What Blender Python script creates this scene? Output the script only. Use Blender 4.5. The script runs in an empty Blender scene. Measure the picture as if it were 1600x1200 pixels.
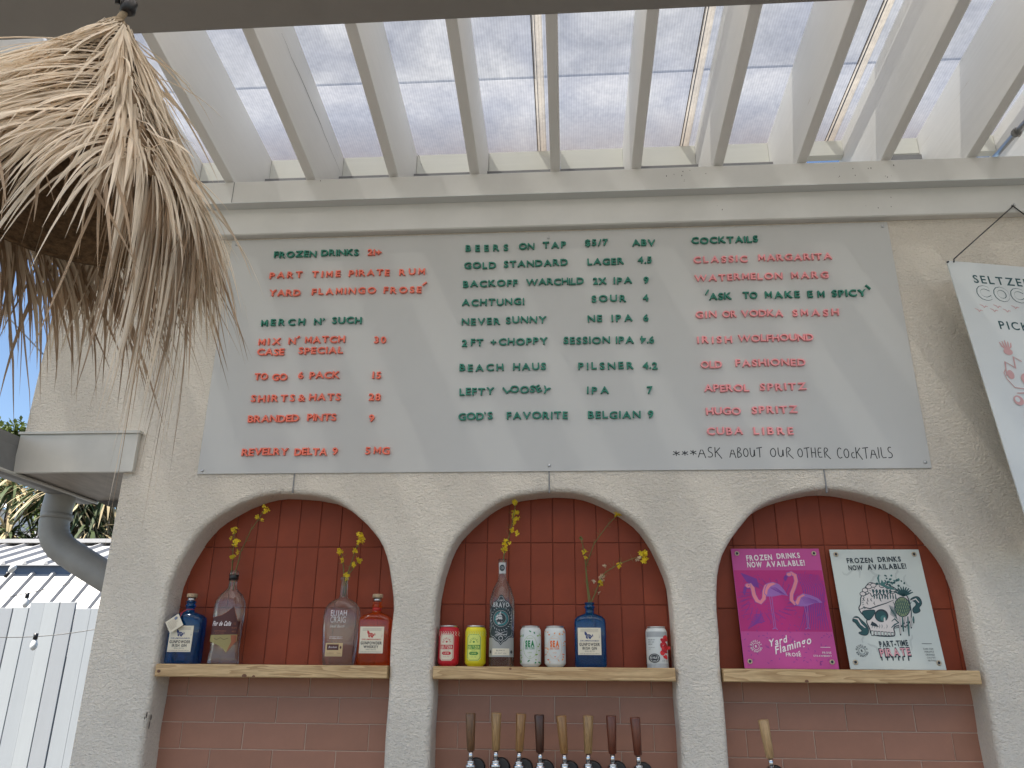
import bpy, bmesh, math, random
from mathutils import Vector, Matrix
random.seed(7)
PI = math.pi
SC = bpy.context.scene
COL = SC.collection

# ------------------------------------------------------------------ camera
CR = Vector((0.997675, 0.067658, 0.008199))
CU = Vector((0.01561, -0.343966, 0.938852))
CF = Vector((-0.066342, 0.936542, 0.344222))
CO = Vector((0.040238, -2.535874, 1.481097))
FPX = 1215.0
cam = bpy.data.cameras.new('camera')
cam.sensor_width = 36.0
cam.lens = 36.0 * FPX / 1600.0
cam.clip_start = 0.05
cam.clip_end = 400
co = bpy.data.objects.new('camera', cam)
COL.objects.link(co)
M = Matrix((CR, CU, -CF)).transposed().to_4x4()
M.translation = CO
co.matrix_world = M
SC.camera = co

# ------------------------------------------------------------------ light
SUN_EL = math.radians(60)
SUN_AZ = math.radians(230)          # clockwise from +y: behind the camera and slightly to its left
w = bpy.data.worlds.new('World')
SC.world = w
w.use_nodes = True
nt = w.node_tree
bg = nt.nodes['Background']
sky = nt.nodes.new('ShaderNodeTexSky')
sky.sky_type = 'NISHITA'
sky.sun_disc = False
sky.sun_elevation = SUN_EL
sky.sun_rotation = SUN_AZ
sky.altitude = 0
sky.air_density = 1.0
sky.dust_density = 0.25
sky.ozone_density = 2.2
nt.links.new(sky.outputs[0], bg.inputs[0])
bg.inputs[1].default_value = 0.062
sl = bpy.data.lights.new('sun', 'SUN')
sl.energy = 4.4
sl.angle = math.radians(0.9)
sl.color = (1.0, 0.94, 0.85)
so = bpy.data.objects.new('sun', sl)
COL.objects.link(so)
sd = Vector((math.sin(SUN_AZ) * math.cos(SUN_EL), math.cos(SUN_AZ) * math.cos(SUN_EL), math.sin(SUN_EL)))
so.rotation_euler = sd.to_track_quat('Z', 'Y').to_euler()
so.location = (0, -6, 9)
SC.view_settings.view_transform = 'Standard'
SC.view_settings.look = 'None'
SC.view_settings.gamma = 1
SC.view_settings.exposure = 1.66
SC.view_settings.use_curve_mapping = False
SC.render.engine = 'CYCLES'
SC.cycles.max_bounces = 12
SC.cycles.diffuse_bounces = 5
SC.cycles.transparent_max_bounces = 24
SC.cycles.use_denoising = True


def at(px, py, y=None, z=None, x=None):
    """the point of the place seen at a pixel of the photograph on the plane y=, z= or x="""
    d = CF + CR * ((px - 800) / FPX) + CU * ((600 - py) / FPX)
    if y is not None: t = (y - CO.y) / d.y
    elif z is not None: t = (z - CO.z) / d.z
    else: t = (x - CO.x) / d.x
    return CO + d * t


# ------------------------------------------------------------------ materials
def lin(r, g, b):
    f = lambda c: (c / 255) / 12.92 if c / 255 <= 0.04045 else ((c / 255 + 0.055) / 1.055) ** 2.4
    return (f(r), f(g), f(b))


def mat(name, col, rough=0.6, var=0.0, vscale=6.0, bump=0.0, bscale=60.0, bdist=0.002, metal=0.0,
        spec=0.5, stretch=(1, 1, 1), col2=None, detail=6, coord='Object', bstretch=None, rvar=0.0):
    m = bpy.data.materials.new(name)
    m.use_nodes = True
    n, l = m.node_tree.nodes, m.node_tree.links
    p = n['Principled BSDF']
    p.inputs['Base Color'].default_value = (*col, 1)
    p.inputs['Roughness'].default_value = rough
    p.inputs['Metallic'].default_value = metal
    p.inputs['Specular IOR Level'].default_value = spec
    if var or bump or rvar:
        tc = n.new('ShaderNodeTexCoord')
        mp = n.new('ShaderNodeMapping')
        mp.inputs['Scale'].default_value = stretch
        l.new(tc.outputs[coord], mp.inputs[0])
    if var:
        nz = n.new('ShaderNodeTexNoise')
        nz.inputs['Scale'].default_value = vscale
        nz.inputs['Detail'].default_value = detail
        nz.inputs['Roughness'].default_value = 0.62
        l.new(mp.outputs[0], nz.inputs[0])
        cr = n.new('ShaderNodeValToRGB')
        cr.color_ramp.elements[0].position = 0.30
        cr.color_ramp.elements[1].position = 0.70
        c2 = col2 or tuple(c * (1 - var) for c in col)
        cr.color_ramp.elements[0].color = (*c2, 1)
        cr.color_ramp.elements[1].color = (*tuple(min(1, c * (1 + var * 0.4)) for c in col), 1)
        l.new(nz.outputs['Fac'], cr.inputs[0])
        l.new(cr.outputs[0], p.inputs['Base Color'])
        if rvar:
            mr = n.new('ShaderNodeMapRange')
            mr.inputs[3].default_value = max(0, rough - rvar)
            mr.inputs[4].default_value = min(1, rough + rvar)
            l.new(nz.outputs['Fac'], mr.inputs[0])
            l.new(mr.outputs[0], p.inputs['Roughness'])
    if bump:
        mp2 = mp
        if bstretch:
            mp2 = n.new('ShaderNodeMapping')
            mp2.inputs['Scale'].default_value = bstretch
            l.new(tc.outputs[coord], mp2.inputs[0])
        nb = n.new('ShaderNodeTexNoise')
        nb.inputs['Scale'].default_value = bscale
        nb.inputs['Detail'].default_value = 4
        l.new(mp2.outputs[0], nb.inputs[0])
        b = n.new('ShaderNodeBump')
        b.inputs['Strength'].default_value = bump
        b.inputs['Distance'].default_value = bdist
        l.new(nb.outputs['Fac'], b.inputs['Height'])
        l.new(b.outputs[0], p.inputs['Normal'])
    return m


def stucco_mat(name, col):
    m = bpy.data.materials.new(name)
    m.use_nodes = True
    n, l = m.node_tree.nodes, m.node_tree.links
    p = n['Principled BSDF']
    p.inputs['Roughness'].default_value = 0.92
    p.inputs['Specular IOR Level'].default_value = 0.25
    tc = n.new('ShaderNodeTexCoord')
    big = n.new('ShaderNodeTexNoise'); big.inputs['Scale'].default_value = 2.3; big.inputs['Detail'].default_value = 7
    fine = n.new('ShaderNodeTexNoise'); fine.inputs['Scale'].default_value = 150; fine.inputs['Detail'].default_value = 3
    mp = n.new('ShaderNodeMapping'); mp.inputs['Scale'].default_value = (0.75, 1, 1.25)
    l.new(tc.outputs['Object'], mp.inputs[0])
    l.new(tc.outputs['Object'], big.inputs[0]); l.new(tc.outputs['Object'], fine.inputs[0])
    dist = n.new('ShaderNodeTexNoise'); dist.inputs['Scale'].default_value = 95; dist.inputs['Detail'].default_value = 2
    l.new(mp.outputs[0], dist.inputs[0])
    worm = n.new('ShaderNodeTexNoise'); worm.inputs['Scale'].default_value = 125; worm.inputs['Detail'].default_value = 3
    worm.inputs['Distortion'].default_value = 1.1
    l.new(mp.outputs[0], worm.inputs[0])
    r = n.new('ShaderNodeValToRGB')
    r.color_ramp.elements[0].position = 0.34; r.color_ramp.elements[1].position = 0.66
    r.color_ramp.elements[0].color = (*[c * 0.9 for c in col], 1)
    r.color_ramp.elements[1].color = (*[min(1, c * 1.05) for c in col], 1)
    l.new(big.outputs['Fac'], r.inputs[0])
    r2 = n.new('ShaderNodeMixRGB'); r2.blend_type = 'MULTIPLY'; r2.inputs[0].default_value = 0.14
    rr = n.new('ShaderNodeValToRGB')
    rr.color_ramp.elements[0].position = 0.36; rr.color_ramp.elements[1].position = 0.6
    rr.color_ramp.elements[0].color = (0.55, 0.53, 0.5, 1)
    l.new(fine.outputs['Fac'], rr.inputs[0])
    l.new(r.outputs[0], r2.inputs[1]); l.new(rr.outputs[0], r2.inputs[2])
    l.new(r2.outputs[0], p.inputs['Base Color'])
    mx = n.new('ShaderNodeMath'); mx.operation = 'ADD'
    s = n.new('ShaderNodeMath'); s.operation = 'MULTIPLY'; s.inputs[1].default_value = 0.5
    l.new(dist.outputs['Fac'], s.inputs[0]); l.new(worm.outputs['Fac'], mx.inputs[0]); l.new(s.outputs[0], mx.inputs[1])
    b = n.new('ShaderNodeBump'); b.inputs['Strength'].default_value = 1.0; b.inputs['Distance'].default_value = 0.0065
    l.new(mx.outputs[0], b.inputs['Height'])
    l.new(b.outputs[0], p.inputs['Normal'])
    return m


def paint_wood_mat(name, col, dirt=0.25, along='y'):
    """old white paint over timber: fine cracks along the grain, brownish dirt"""
    m = bpy.data.materials.new(name)
    m.use_nodes = True
    n, l = m.node_tree.nodes, m.node_tree.links
    p = n['Principled BSDF']
    p.inputs['Roughness'].default_value = 0.55
    p.inputs['Specular IOR Level'].default_value = 0.35
    st = {'y': (22, 1.2, 22), 'x': (1.2, 22, 22), 'z': (22, 22, 1.2)}[along]
    tc = n.new('ShaderNodeTexCoord'); mp = n.new('ShaderNodeMapping'); mp.inputs['Scale'].default_value = st
    l.new(tc.outputs['Object'], mp.inputs[0])
    g = n.new('ShaderNodeTexNoise'); g.inputs['Scale'].default_value = 2.2; g.inputs['Detail'].default_value = 8
    g.inputs['Distortion'].default_value = 0.6
    l.new(mp.outputs[0], g.inputs[0])
    d = n.new('ShaderNodeTexNoise'); d.inputs['Scale'].default_value = 5; d.inputs['Detail'].default_value = 8
    l.new(tc.outputs['Object'], d.inputs[0])
    mu = n.new('ShaderNodeMath'); mu.operation = 'MULTIPLY'
    l.new(g.outputs['Fac'], mu.inputs[0]); l.new(d.outputs['Fac'], mu.inputs[1])
    r = n.new('ShaderNodeValToRGB')
    e = r.color_ramp.elements
    e[0].position = 0.065; e[0].color = (*[a * (1 - dirt) * b for a, b in zip(col, (0.75, 0.62, 0.45))], 1)
    e[1].position = 0.125; e[1].color = (*col, 1)
    e2 = e.new(0.36); e2.color = (*[min(1, c * 1.04) for c in col], 1)
    l.new(mu.outputs[0], r.inputs[0])
    l.new(r.outputs[0], p.inputs['Base Color'])
    b = n.new('ShaderNodeBump'); b.inputs['Strength'].default_value = 0.35; b.inputs['Distance'].default_value = 0.002
    l.new(g.outputs['Fac'], b.inputs['Height']); l.new(b.outputs[0], p.inputs['Normal'])
    return m


def wood_mat(name, c1, c2, along='x', scale=1.0, rough=0.5, knots=False):
    m = bpy.data.materials.new(name)
    m.use_nodes = True
    n, l = m.node_tree.nodes, m.node_tree.links
    p = n['Principled BSDF']
    p.inputs['Roughness'].default_value = rough
    tc = n.new('ShaderNodeTexCoord'); mp = n.new('ShaderNodeMapping')
    mp.inputs['Scale'].default_value = {'x': (1.1, 14, 14), 'z': (14, 14, 1.6)}[along]
    l.new(tc.outputs['Object'], mp.inputs[0])
    nz = n.new('ShaderNodeTexNoise'); nz.inputs['Scale'].default_value = 1.6 * scale; nz.inputs['Detail'].default_value = 3
    nz.inputs['Distortion'].default_value = 0.4
    l.new(mp.outputs[0], nz.inputs[0])
    mm = n.new('ShaderNodeMath'); mm.operation = 'MULTIPLY'; mm.inputs[1].default_value = 9.0
    l.new(nz.outputs['Fac'], mm.inputs[0])
    fr = n.new('ShaderNodeMath'); fr.operation = 'FRACT'
    l.new(mm.outputs[0], fr.inputs[0])
    r = n.new('ShaderNodeValToRGB'); e = r.color_ramp.elements
    e[0].position = 0.0; e[0].color = (*c1, 1)
    e[1].position = 0.75; e[1].color = (*c2, 1)
    q = e.new(0.96); q.color = (*c2, 1)
    q = e.new(1.0); q.color = (*c1, 1)
    l.new(fr.outputs[0], r.inputs[0])
    nf = n.new('ShaderNodeTexNoise'); nf.inputs['Scale'].default_value = 30; nf.inputs['Detail'].default_value = 4
    l.new(mp.outputs[0], nf.inputs[0])
    mx = n.new('ShaderNodeMixRGB'); mx.blend_type = 'MULTIPLY'; mx.inputs[0].default_value = 0.35
    rf = n.new('ShaderNodeValToRGB'); rf.color_ramp.elements[0].position = 0.35; rf.color_ramp.elements[1].position = 0.6
    rf.color_ramp.elements[0].color = (0.55, 0.5, 0.45, 1)
    l.new(nf.outputs['Fac'], rf.inputs[0])
    l.new(r.outputs[0], mx.inputs[1]); l.new(rf.outputs[0], mx.inputs[2])
    l.new(mx.outputs[0], p.inputs['Base Color'])
    return m


def glass_mat(name, tint, edge, rough=0.04, body=None, bf=0.0):
    m = bpy.data.materials.new(name)
    m.use_nodes = True
    n, l = m.node_tree.nodes, m.node_tree.links
    n.remove(n['Principled BSDF'])
    out = n['Material Output']
    tr = n.new('ShaderNodeBsdfTransparent')
    gl = n.new('ShaderNodeBsdfGlossy'); gl.inputs['Roughness'].default_value = rough
    gl.inputs['Color'].default_value = (0.95, 0.97, 1, 1)
    lw = n.new('ShaderNodeLayerWeight'); lw.inputs['Blend'].default_value = 0.38
    rp = n.new('ShaderNodeValToRGB'); e = rp.color_ramp.elements
    e[0].position = 0.25; e[0].color = (*tint, 1)
    e[1].position = 0.95; e[1].color = (*edge, 1)
    l.new(lw.outputs['Facing'], rp.inputs[0]); l.new(rp.outputs[0], tr.inputs['Color'])
    mr = n.new('ShaderNodeMapRange'); mr.inputs[3].default_value = 0.03; mr.inputs[4].default_value = 0.7
    lw2 = n.new('ShaderNodeLayerWeight'); lw2.inputs['Blend'].default_value = 0.2
    l.new(lw2.outputs['Fresnel'], mr.inputs[0])
    mx = n.new('ShaderNodeMixShader')
    base = tr
    if body:
        tl = n.new('ShaderNodeBsdfTranslucent'); tl.inputs['Color'].default_value = (*body, 1)
        df = n.new('ShaderNodeBsdfDiffuse'); df.inputs['Color'].default_value = (*body, 1)
        ad = n.new('ShaderNodeAddShader'); l.new(tl.outputs[0], ad.inputs[0]); l.new(df.outputs[0], ad.inputs[1])
        base = n.new('ShaderNodeMixShader'); base.inputs[0].default_value = bf
        l.new(tr.outputs[0], base.inputs[1]); l.new(ad.outputs[0], base.inputs[2])
    l.new(mr.outputs[0], mx.inputs[0]); l.new(base.outputs[0], mx.inputs[1]); l.new(gl.outputs[0], mx.inputs[2])
    l.new(mx.outputs[0], out.inputs['Surface'])
    return m


def panel_mat(name, tone, clear, warm=(1, 1, 1)):
    """weathered twin-wall polycarbonate: diffuses most of the light, lets a little straight through"""
    m = bpy.data.materials.new(name)
    m.use_nodes = True
    n, l = m.node_tree.nodes, m.node_tree.links
    n.remove(n['Principled BSDF'])
    out = n['Material Output']
    tc = n.new('ShaderNodeTexCoord')
    w_ = n.new('ShaderNodeTexWave'); w_.wave_type = 'BANDS'; w_.bands_direction = 'X'
    w_.inputs['Scale'].default_value = 32; w_.inputs['Distortion'].default_value = 0.0
    l.new(tc.outputs['Object'], w_.inputs[0])
    nz = n.new('ShaderNodeTexNoise'); nz.inputs['Scale'].default_value = 5; nz.inputs['Detail'].default_value = 10
    nz.inputs['Roughness'].default_value = 0.7
    l.new(tc.outputs['Object'], nz.inputs[0])
    nf = n.new('ShaderNodeTexNoise'); nf.inputs['Scale'].default_value = 60; nf.inputs['Detail'].default_value = 5
    l.new(tc.outputs['Object'], nf.inputs[0])
    r = n.new('ShaderNodeValToRGB'); e = r.color_ramp.elements
    e[0].position = 0.34; e[0].color = (*[a_ * tone * b_ for a_, b_ in zip((0.45, 0.46, 0.485), warm)], 1)
    e[1].position = 0.68; e[1].color = (*[a_ * tone * b_ for a_, b_ in zip((0.74, 0.74, 0.745), warm)], 1)
    mixn = n.new('ShaderNodeMath'); mixn.operation = 'ADD'
    s1 = n.new('ShaderNodeMath'); s1.operation = 'MULTIPLY'; s1.inputs[1].default_value = 0.62
    s2 = n.new('ShaderNodeMath'); s2.operation = 'MULTIPLY'; s2.inputs[1].default_value = 0.38
    l.new(nz.outputs['Fac'], s1.inputs[0]); l.new(nf.outputs['Fac'], s2.inputs[0])
    l.new(s1.outputs[0], mixn.inputs[0]); l.new(s2.outputs[0], mixn.inputs[1])
    l.new(mixn.outputs[0], r.inputs[0])
    bn = n.new('ShaderNodeTexNoise'); bn.inputs['Scale'].default_value = 2.2; bn.inputs['Detail'].default_value = 6; bn.inputs['Distortion'].default_value = 0.8
    l.new(tc.outputs['Object'], bn.inputs[0])
    br = n.new('ShaderNodeValToRGB'); br.color_ramp.elements[0].position = 0.36; br.color_ramp.elements[1].position = 0.62
    br.color_ramp.elements[0].color = (0.70, 0.72, 0.78, 1); br.color_ramp.elements[1].color = (1, 1, 1, 1)
    l.new(bn.outputs['Fac'], br.inputs[0])
    m1 = n.new('ShaderNodeMixRGB'); m1.blend_type = 'MULTIPLY'; m1.inputs[0].default_value = 1.0
    l.new(r.outputs[0], m1.inputs[1]); l.new(br.outputs[0], m1.inputs[2])
    sx = n.new('ShaderNodeSeparateXYZ'); l.new(tc.outputs['Object'], sx.inputs[0])
    yr = n.new('ShaderNodeMapRange'); yr.inputs[1].default_value = 0.02; yr.inputs[2].default_value = 0.27
    l.new(sx.outputs['Y'], yr.inputs[0])
    gm = n.new('ShaderNodeMath'); gm.operation = 'MULTIPLY'; l.new(yr.outputs[0], gm.inputs[0]); l.new(nz.outputs['Fac'], gm.inputs[1])
    dm = n.new('ShaderNodeMixRGB'); dm.inputs[2].default_value = (0.20 * tone, 0.13 * tone, 0.08 * tone, 1)
    l.new(gm.outputs[0], dm.inputs[0]); l.new(m1.outputs[0], dm.inputs[1])
    wm = n.new('ShaderNodeMixRGB'); wm.blend_type = 'MULTIPLY'; wm.inputs[0].default_value = 0.16
    l.new(dm.outputs[0], wm.inputs[1]); l.new(w_.outputs['Color'], wm.inputs[2])
    tl = n.new('ShaderNodeBsdfTranslucent'); l.new(wm.outputs[0], tl.inputs['Color'])
    tr = n.new('ShaderNodeBsdfTransparent'); tr.inputs['Color'].default_value = (0.92, 0.94, 0.95, 1)
    df = n.new('ShaderNodeBsdfDiffuse'); df.inputs['Color'].default_value = (0.6, 0.62, 0.65, 1)
    a = n.new('ShaderNodeMixShader'); a.inputs[0].default_value = clear
    b = n.new('ShaderNodeMixShader'); b.inputs[0].default_value = 0.12
    l.new(tl.outputs[0], a.inputs[1]); l.new(tr.outputs[0], a.inputs[2])
    l.new(a.outputs[0], b.inputs[1]); l.new(df.outputs[0], b.inputs[2])
    l.new(b.outputs[0], out.inputs['Surface'])
    return m




def leaf_mat(name, col, var=0.35, trans=0.35, vscale=3.0):
    m = bpy.data.materials.new(name)
    m.use_nodes = True
    n, l = m.node_tree.nodes, m.node_tree.links
    p = n['Principled BSDF']
    out = n['Material Output']
    p.inputs['Roughness'].default_value = 0.6
    p.inputs['Specular IOR Level'].default_value = 0.3
    oi = n.new('ShaderNodeObjectInfo')
    tc = n.new('ShaderNodeTexCoord')
    nz = n.new('ShaderNodeTexNoise'); nz.inputs['Scale'].default_value = vscale; nz.inputs['Detail'].default_value = 5
    l.new(tc.outputs['Object'], nz.inputs[0])
    ad = n.new('ShaderNodeMath'); ad.operation = 'ADD'
    ms = n.new('ShaderNodeMath'); ms.operation = 'MULTIPLY'; ms.inputs[1].default_value = 0.3
    l.new(oi.outputs['Random'], ms.inputs[0])
    l.new(nz.outputs['Fac'], ad.inputs[0]); l.new(ms.outputs[0], ad.inputs[1])
    r = n.new('ShaderNodeValToRGB'); e = r.color_ramp.elements
    e[0].position = 0.38; e[0].color = (*[c * (1 - var) for c in col], 1)
    e[1].position = 0.85; e[1].color = (*[min(1, c * (1 + var)) for c in col], 1)
    l.new(ad.outputs[0], r.inputs[0])
    l.new(r.outputs[0], p.inputs['Base Color'])
    tl = n.new('ShaderNodeBsdfTranslucent'); l.new(r.outputs[0], tl.inputs['Color'])
    mx = n.new('ShaderNodeMixShader'); mx.inputs[0].default_value = trans
    l.new(p.outputs[0], mx.inputs[1]); l.new(tl.outputs[0], mx.inputs[2])
    l.new(mx.outputs[0], out.inputs['Surface'])
    return m


MT = {}
MT['stucco'] = stucco_mat('cream stucco', (0.79, 0.72, 0.625))
MT['trim'] = mat('painted trim board', (0.72, 0.71, 0.675), 0.38, var=0.10, vscale=3, bump=0.15, bscale=30, stretch=(1, 1, 1))
MT['rafter'] = paint_wood_mat('rafter paint', (0.84, 0.832, 0.80), 0.15, 'y')
MT['block'] = paint_wood_mat('blocking paint', (0.78, 0.78, 0.70), 0.3, 'x')
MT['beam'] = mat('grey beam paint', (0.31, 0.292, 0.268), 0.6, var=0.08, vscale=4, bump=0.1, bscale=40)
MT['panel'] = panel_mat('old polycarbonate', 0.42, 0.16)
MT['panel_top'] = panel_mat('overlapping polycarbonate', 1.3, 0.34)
MT['panel_fill'] = panel_mat('added fill polycarbonate', 1.36, 0.05, (1.07, 0.98, 0.875))  # unseen front sheets, added bright and warm to light the wall
MT['profile'] = panel_mat('yellowed plastic profile', 0.42, 0.0, (1.1, 1.0, 0.84))
MT['seam'] = paint_wood_mat('dirty white profile', (0.62, 0.60, 0.56), 0.5, 'y')
MT['grout'] = mat('pale grout', (0.52, 0.38, 0.30), 0.85, var=0.1, vscale=30)
MT['grout2'] = mat('dark grout', (0.15, 0.035, 0.022), 0.85, var=0.1, vscale=30)
MT['tile_low'] = [mat('terracotta tile lower', (0.36 + d, 0.172 + d * .5, 0.112 + d * .4), 0.5, spec=0.35, var=0.12, vscale=9, bump=0.04, bscale=15, rvar=0.08) for d in (0.0, 0.012, -0.010)]
MT['tile_up'] = [mat('glazed red tile', (0.245 + d, 0.050 + d * .25, 0.022 + d * .15), 0.5, spec=0.22, var=0.15, vscale=9, bump=0.05, bscale=12, rvar=0.08) for d in (0.0, 0.010, -0.010)]
MT['pine'] = wood_mat('pine shelf', (0.44, 0.27, 0.12), (0.66, 0.46, 0.24), 'x', 1.0, 0.55)
MT['knot'] = mat('pine knot', (0.20, 0.08, 0.04), 0.6, var=0.4, vscale=80)
MT['board'] = mat('white menu panel', (0.55, 0.545, 0.525), 0.35, var=0.04, vscale=1.5, spec=0.4)
MT['board_edge'] = mat('panel edge', (0.35, 0.36, 0.36), 0.5)
MT['green'] = mat('green letter', (0.016, 0.20, 0.135), 0.45)
MT['coral'] = mat('coral letter', (0.90, 0.20, 0.125), 0.45)
MT['pink'] = mat('pink letter', (0.90, 0.33, 0.34), 0.45)
MT['ink'] = mat('black marker', (0.01, 0.01, 0.012), 0.5)
MT['steel'] = mat('steel', (0.55, 0.55, 0.56), 0.28, metal=1.0)
MT['chrome'] = mat('chrome', (0.62, 0.62, 0.63), 0.16, metal=1.0, var=0.1, vscale=20)
MT['black'] = mat('black plastic', (0.012, 0.012, 0.014), 0.35)
MT['fascia'] = mat('gutter fascia paint', (0.62, 0.60, 0.545), 0.45, var=0.12, vscale=5, bump=0.08, bscale=25)
MT['soffit'] = mat('stained soffit', (0.40, 0.36, 0.32), 0.6, var=0.25, vscale=6, stretch=(6, 1, 1))
MT['spout'] = mat('grey downspout', (0.30, 0.29, 0.268), 0.5, var=0.2, vscale=7, bump=0.05)
MT['gutter'] = mat('grey gutter', (0.25, 0.25, 0.25), 0.5, var=0.25, vscale=6)
MT['metalroof'] = mat('white metal roofing', (0.40, 0.392, 0.385), 0.45, var=0.10, vscale=3, stretch=(1, 0.3, 0.3))
MT['shadewall'] = mat('shade toned siding', (0.10, 0.14, 0.21), 0.6, var=0.15, vscale=8)  # blue grey of the shaded band put into the wall colour
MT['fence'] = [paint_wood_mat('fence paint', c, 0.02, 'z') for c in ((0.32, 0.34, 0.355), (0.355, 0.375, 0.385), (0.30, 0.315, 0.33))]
MT['frond'] = leaf_mat('dried palm leaf', (0.80, 0.68, 0.53), 0.16, 0.25, 9)
MT['frond2'] = leaf_mat('brown dried palm leaf', (0.46, 0.33, 0.22), 0.3, 0.3, 9)
MT['weave'] = mat('woven palm', (0.27, 0.175, 0.095), 0.8, var=0.55, vscale=70, bump=0.8, bscale=90, bdist=0.006, stretch=(1, 1, 1.6))
MT['rope'] = mat('palm rope', (0.36, 0.27, 0.17), 0.8, var=0.3, vscale=60)
MT['stem'] = mat('green stem', (0.13, 0.14, 0.035), 0.6)
MT['petal'] = leaf_mat('yellow petal', (0.80, 0.64, 0.04), 0.2, 0.4, 30)
MT['palepetal'] = leaf_mat('pale bud', (0.62, 0.52, 0.36), 0.25, 0.3, 30)
MT['strap'] = leaf_mat('strap leaf', (0.055, 0.075, 0.03), 0.5, 0.25, 1.5)
MT['drystrap'] = leaf_mat('dry strap leaf', (0.36, 0.29, 0.17), 0.4, 0.2, 1.5)
MT['bush'] = leaf_mat('bush leaf', (0.12, 0.16, 0.035), 0.5, 0.35, 1.5)
MT['bark'] = mat('bark', (0.10, 0.075, 0.055), 0.9, var=0.3, vscale=10)
MT['ground'] = mat('dark paving', (0.075, 0.068, 0.058), 0.85, var=0.2, vscale=2.5, bump=0.2, bscale=50)
MT['housewhite'] = mat('white house siding', (0.66, 0.66, 0.66), 0.6, var=0.06, vscale=3)
MT['houseroof'] = mat('grey shingle roof', (0.22, 0.22, 0.23), 0.8, var=0.2, vscale=8)
MT['winglass'] = mat('dark window glass', (0.03, 0.045, 0.05), 0.15)
MT['signwhite'] = mat('white sign', (0.66, 0.68, 0.67), 0.3, spec=0.4)
MT['glass_clear'] = glass_mat('clear glass', (0.90, 0.90, 0.88), (0.50, 0.50, 0.50), 0.04, (0.42, 0.42, 0.40), 0.07)
MT['glass_blue'] = glass_mat('cobalt glass', (0.04, 0.38, 0.78), (0.01, 0.09, 0.26), 0.08, (0.003, 0.095, 0.26), 0.26)
MT['glass_amber'] = glass_mat('amber glass', (1.0, 0.50, 0.08), (0.7, 0.16, 0.03), 0.06, (0.50, 0.09, 0.008), 0.16)
MT['grime'] = mat('brown grime', (0.20, 0.14, 0.09), 0.9, var=0.6, vscale=9)
MT['scuff'] = mat('dark scuff', (0.16, 0.145, 0.13), 0.9, var=0.5, vscale=60)
MT['bulb'] = mat('white bulb glass', (0.72, 0.72, 0.70), 0.2)
MT['cork'] = mat('cork stopper', (0.42, 0.30, 0.19), 0.7, var=0.3, vscale=60)
MT['alu'] = mat('can aluminium', (0.62, 0.62, 0.62), 0.3, metal=0.9)


def flat(name, r, g, b, rough=0.5):
    k = 'f_' + name
    if k not in MT:
        MT[k] = mat(name, lin(r, g, b), rough)
    return k


# ------------------------------------------------------------------ mesh helpers
class MB:
    def __init__(s):
        s.v, s.f, s.m, s.sm = [], [], [], []

    def add(s, vs, fs, mi=0, smooth=False):
        o = len(s.v)
        s.v += [tuple(v) for v in vs]
        s.f += [tuple(o + i for i in f) for f in fs]
        s.m += [mi] * len(fs)
        s.sm += [smooth] * len(fs)
        return s

    def box(s, x0, x1, y0, y1, z0, z1, mi=0):
        vs = [(x, y, z) for z in (z0, z1) for y in (y0, y1) for x in (x0, x1)]
        return s.add(vs, [(0, 2, 3, 1), (4, 5, 7, 6), (0, 1, 5, 4), (2, 6, 7, 3), (0, 4, 6, 2), (1, 3, 7, 5)], mi)

    def tube(s, pts, r, n=8, mi=0, cap=True, sq=1.0):
        pts = [Vector(p) for p in pts]
        rr = r if isinstance(r, (list, tuple)) else [r] * len(pts)
        vs, fs = [], []
        up = Vector((0, 0, 1))
        t0 = (pts[1] - pts[0]).normalized()
        if abs(t0.dot(up)) > 0.95: up = Vector((1, 0, 0))
        a = t0.cross(up).normalized()
        for i, p in enumerate(pts):
            if i == 0: t = pts[1] - pts[0]
            elif i == len(pts) - 1: t = pts[-1] - pts[-2]
            else: t = pts[i + 1] - pts[i - 1]
            t.normalize()
            a = (a - t * a.dot(t)).normalized()
            b = t.cross(a)
            for k in range(n):
                an = 2 * PI * k / n
                vs.append(p + a * (rr[i] * math.cos(an)) + b * (rr[i] * sq * math.sin(an)))
        for i in range(len(pts) - 1):
            for k in range(n):
                k2 = (k + 1) % n
                fs.append((i * n + k, i * n + k2, (i + 1) * n + k2, (i + 1) * n + k))
        s.add(vs, fs, mi, True)
        if cap:
            o = len(s.v) - len(vs)
            s.f += [tuple(o + k for k in range(n))[::-1], tuple(o + (len(pts) - 1) * n + k for k in range(n))]
            s.m += [mi, mi]; s.sm += [False, False]
        return s

    def rings(s, secs, n=32, mi=0, cap=True, smooth=True):
        """secs: (z, hx, hy, exponent) superellipse sections"""
        vs, fs = [], []
        for (z, hx, hy, e) in secs:
            for k in range(n):
                a = 2 * PI * k / n
                c, d = math.cos(a), math.sin(a)
                vs.append((hx * math.copysign(abs(c) ** (2 / e), c), hy * math.copysign(abs(d) ** (2 / e), d), z))
        for i in range(len(secs) - 1):
            for k in range(n):
                k2 = (k + 1) % n
                fs.append((i * n + k, i * n + k2, (i + 1) * n + k2, (i + 1) * n + k))
        s.add(vs, fs, mi, smooth)
        if cap:
            o = len(s.v) - len(vs)
            s.f += [tuple(o + k for k in range(n))[::-1], tuple(o + (len(secs) - 1) * n + k for k in range(n))]
            s.m += [mi, mi]; s.sm += [False, False]
        return s

    def mesh(s, name, mats):
        me = bpy.data.meshes.new(name)
        me.from_pydata(s.v, [], s.f)
        for k in (mats if isinstance(mats, (list, tuple)) else [mats]):
            me.materials.append(MT[k] if isinstance(k, str) else k)
        for p, mi, sm in zip(me.polygons, s.m, s.sm):
            p.material_index = mi
            p.use_smooth = sm
        me.update()
        return me

    def obj(s, name, mats, parent=None, loc=None, rot=None):
        return link(name, s.mesh(name, mats), parent, loc, rot)


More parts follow.
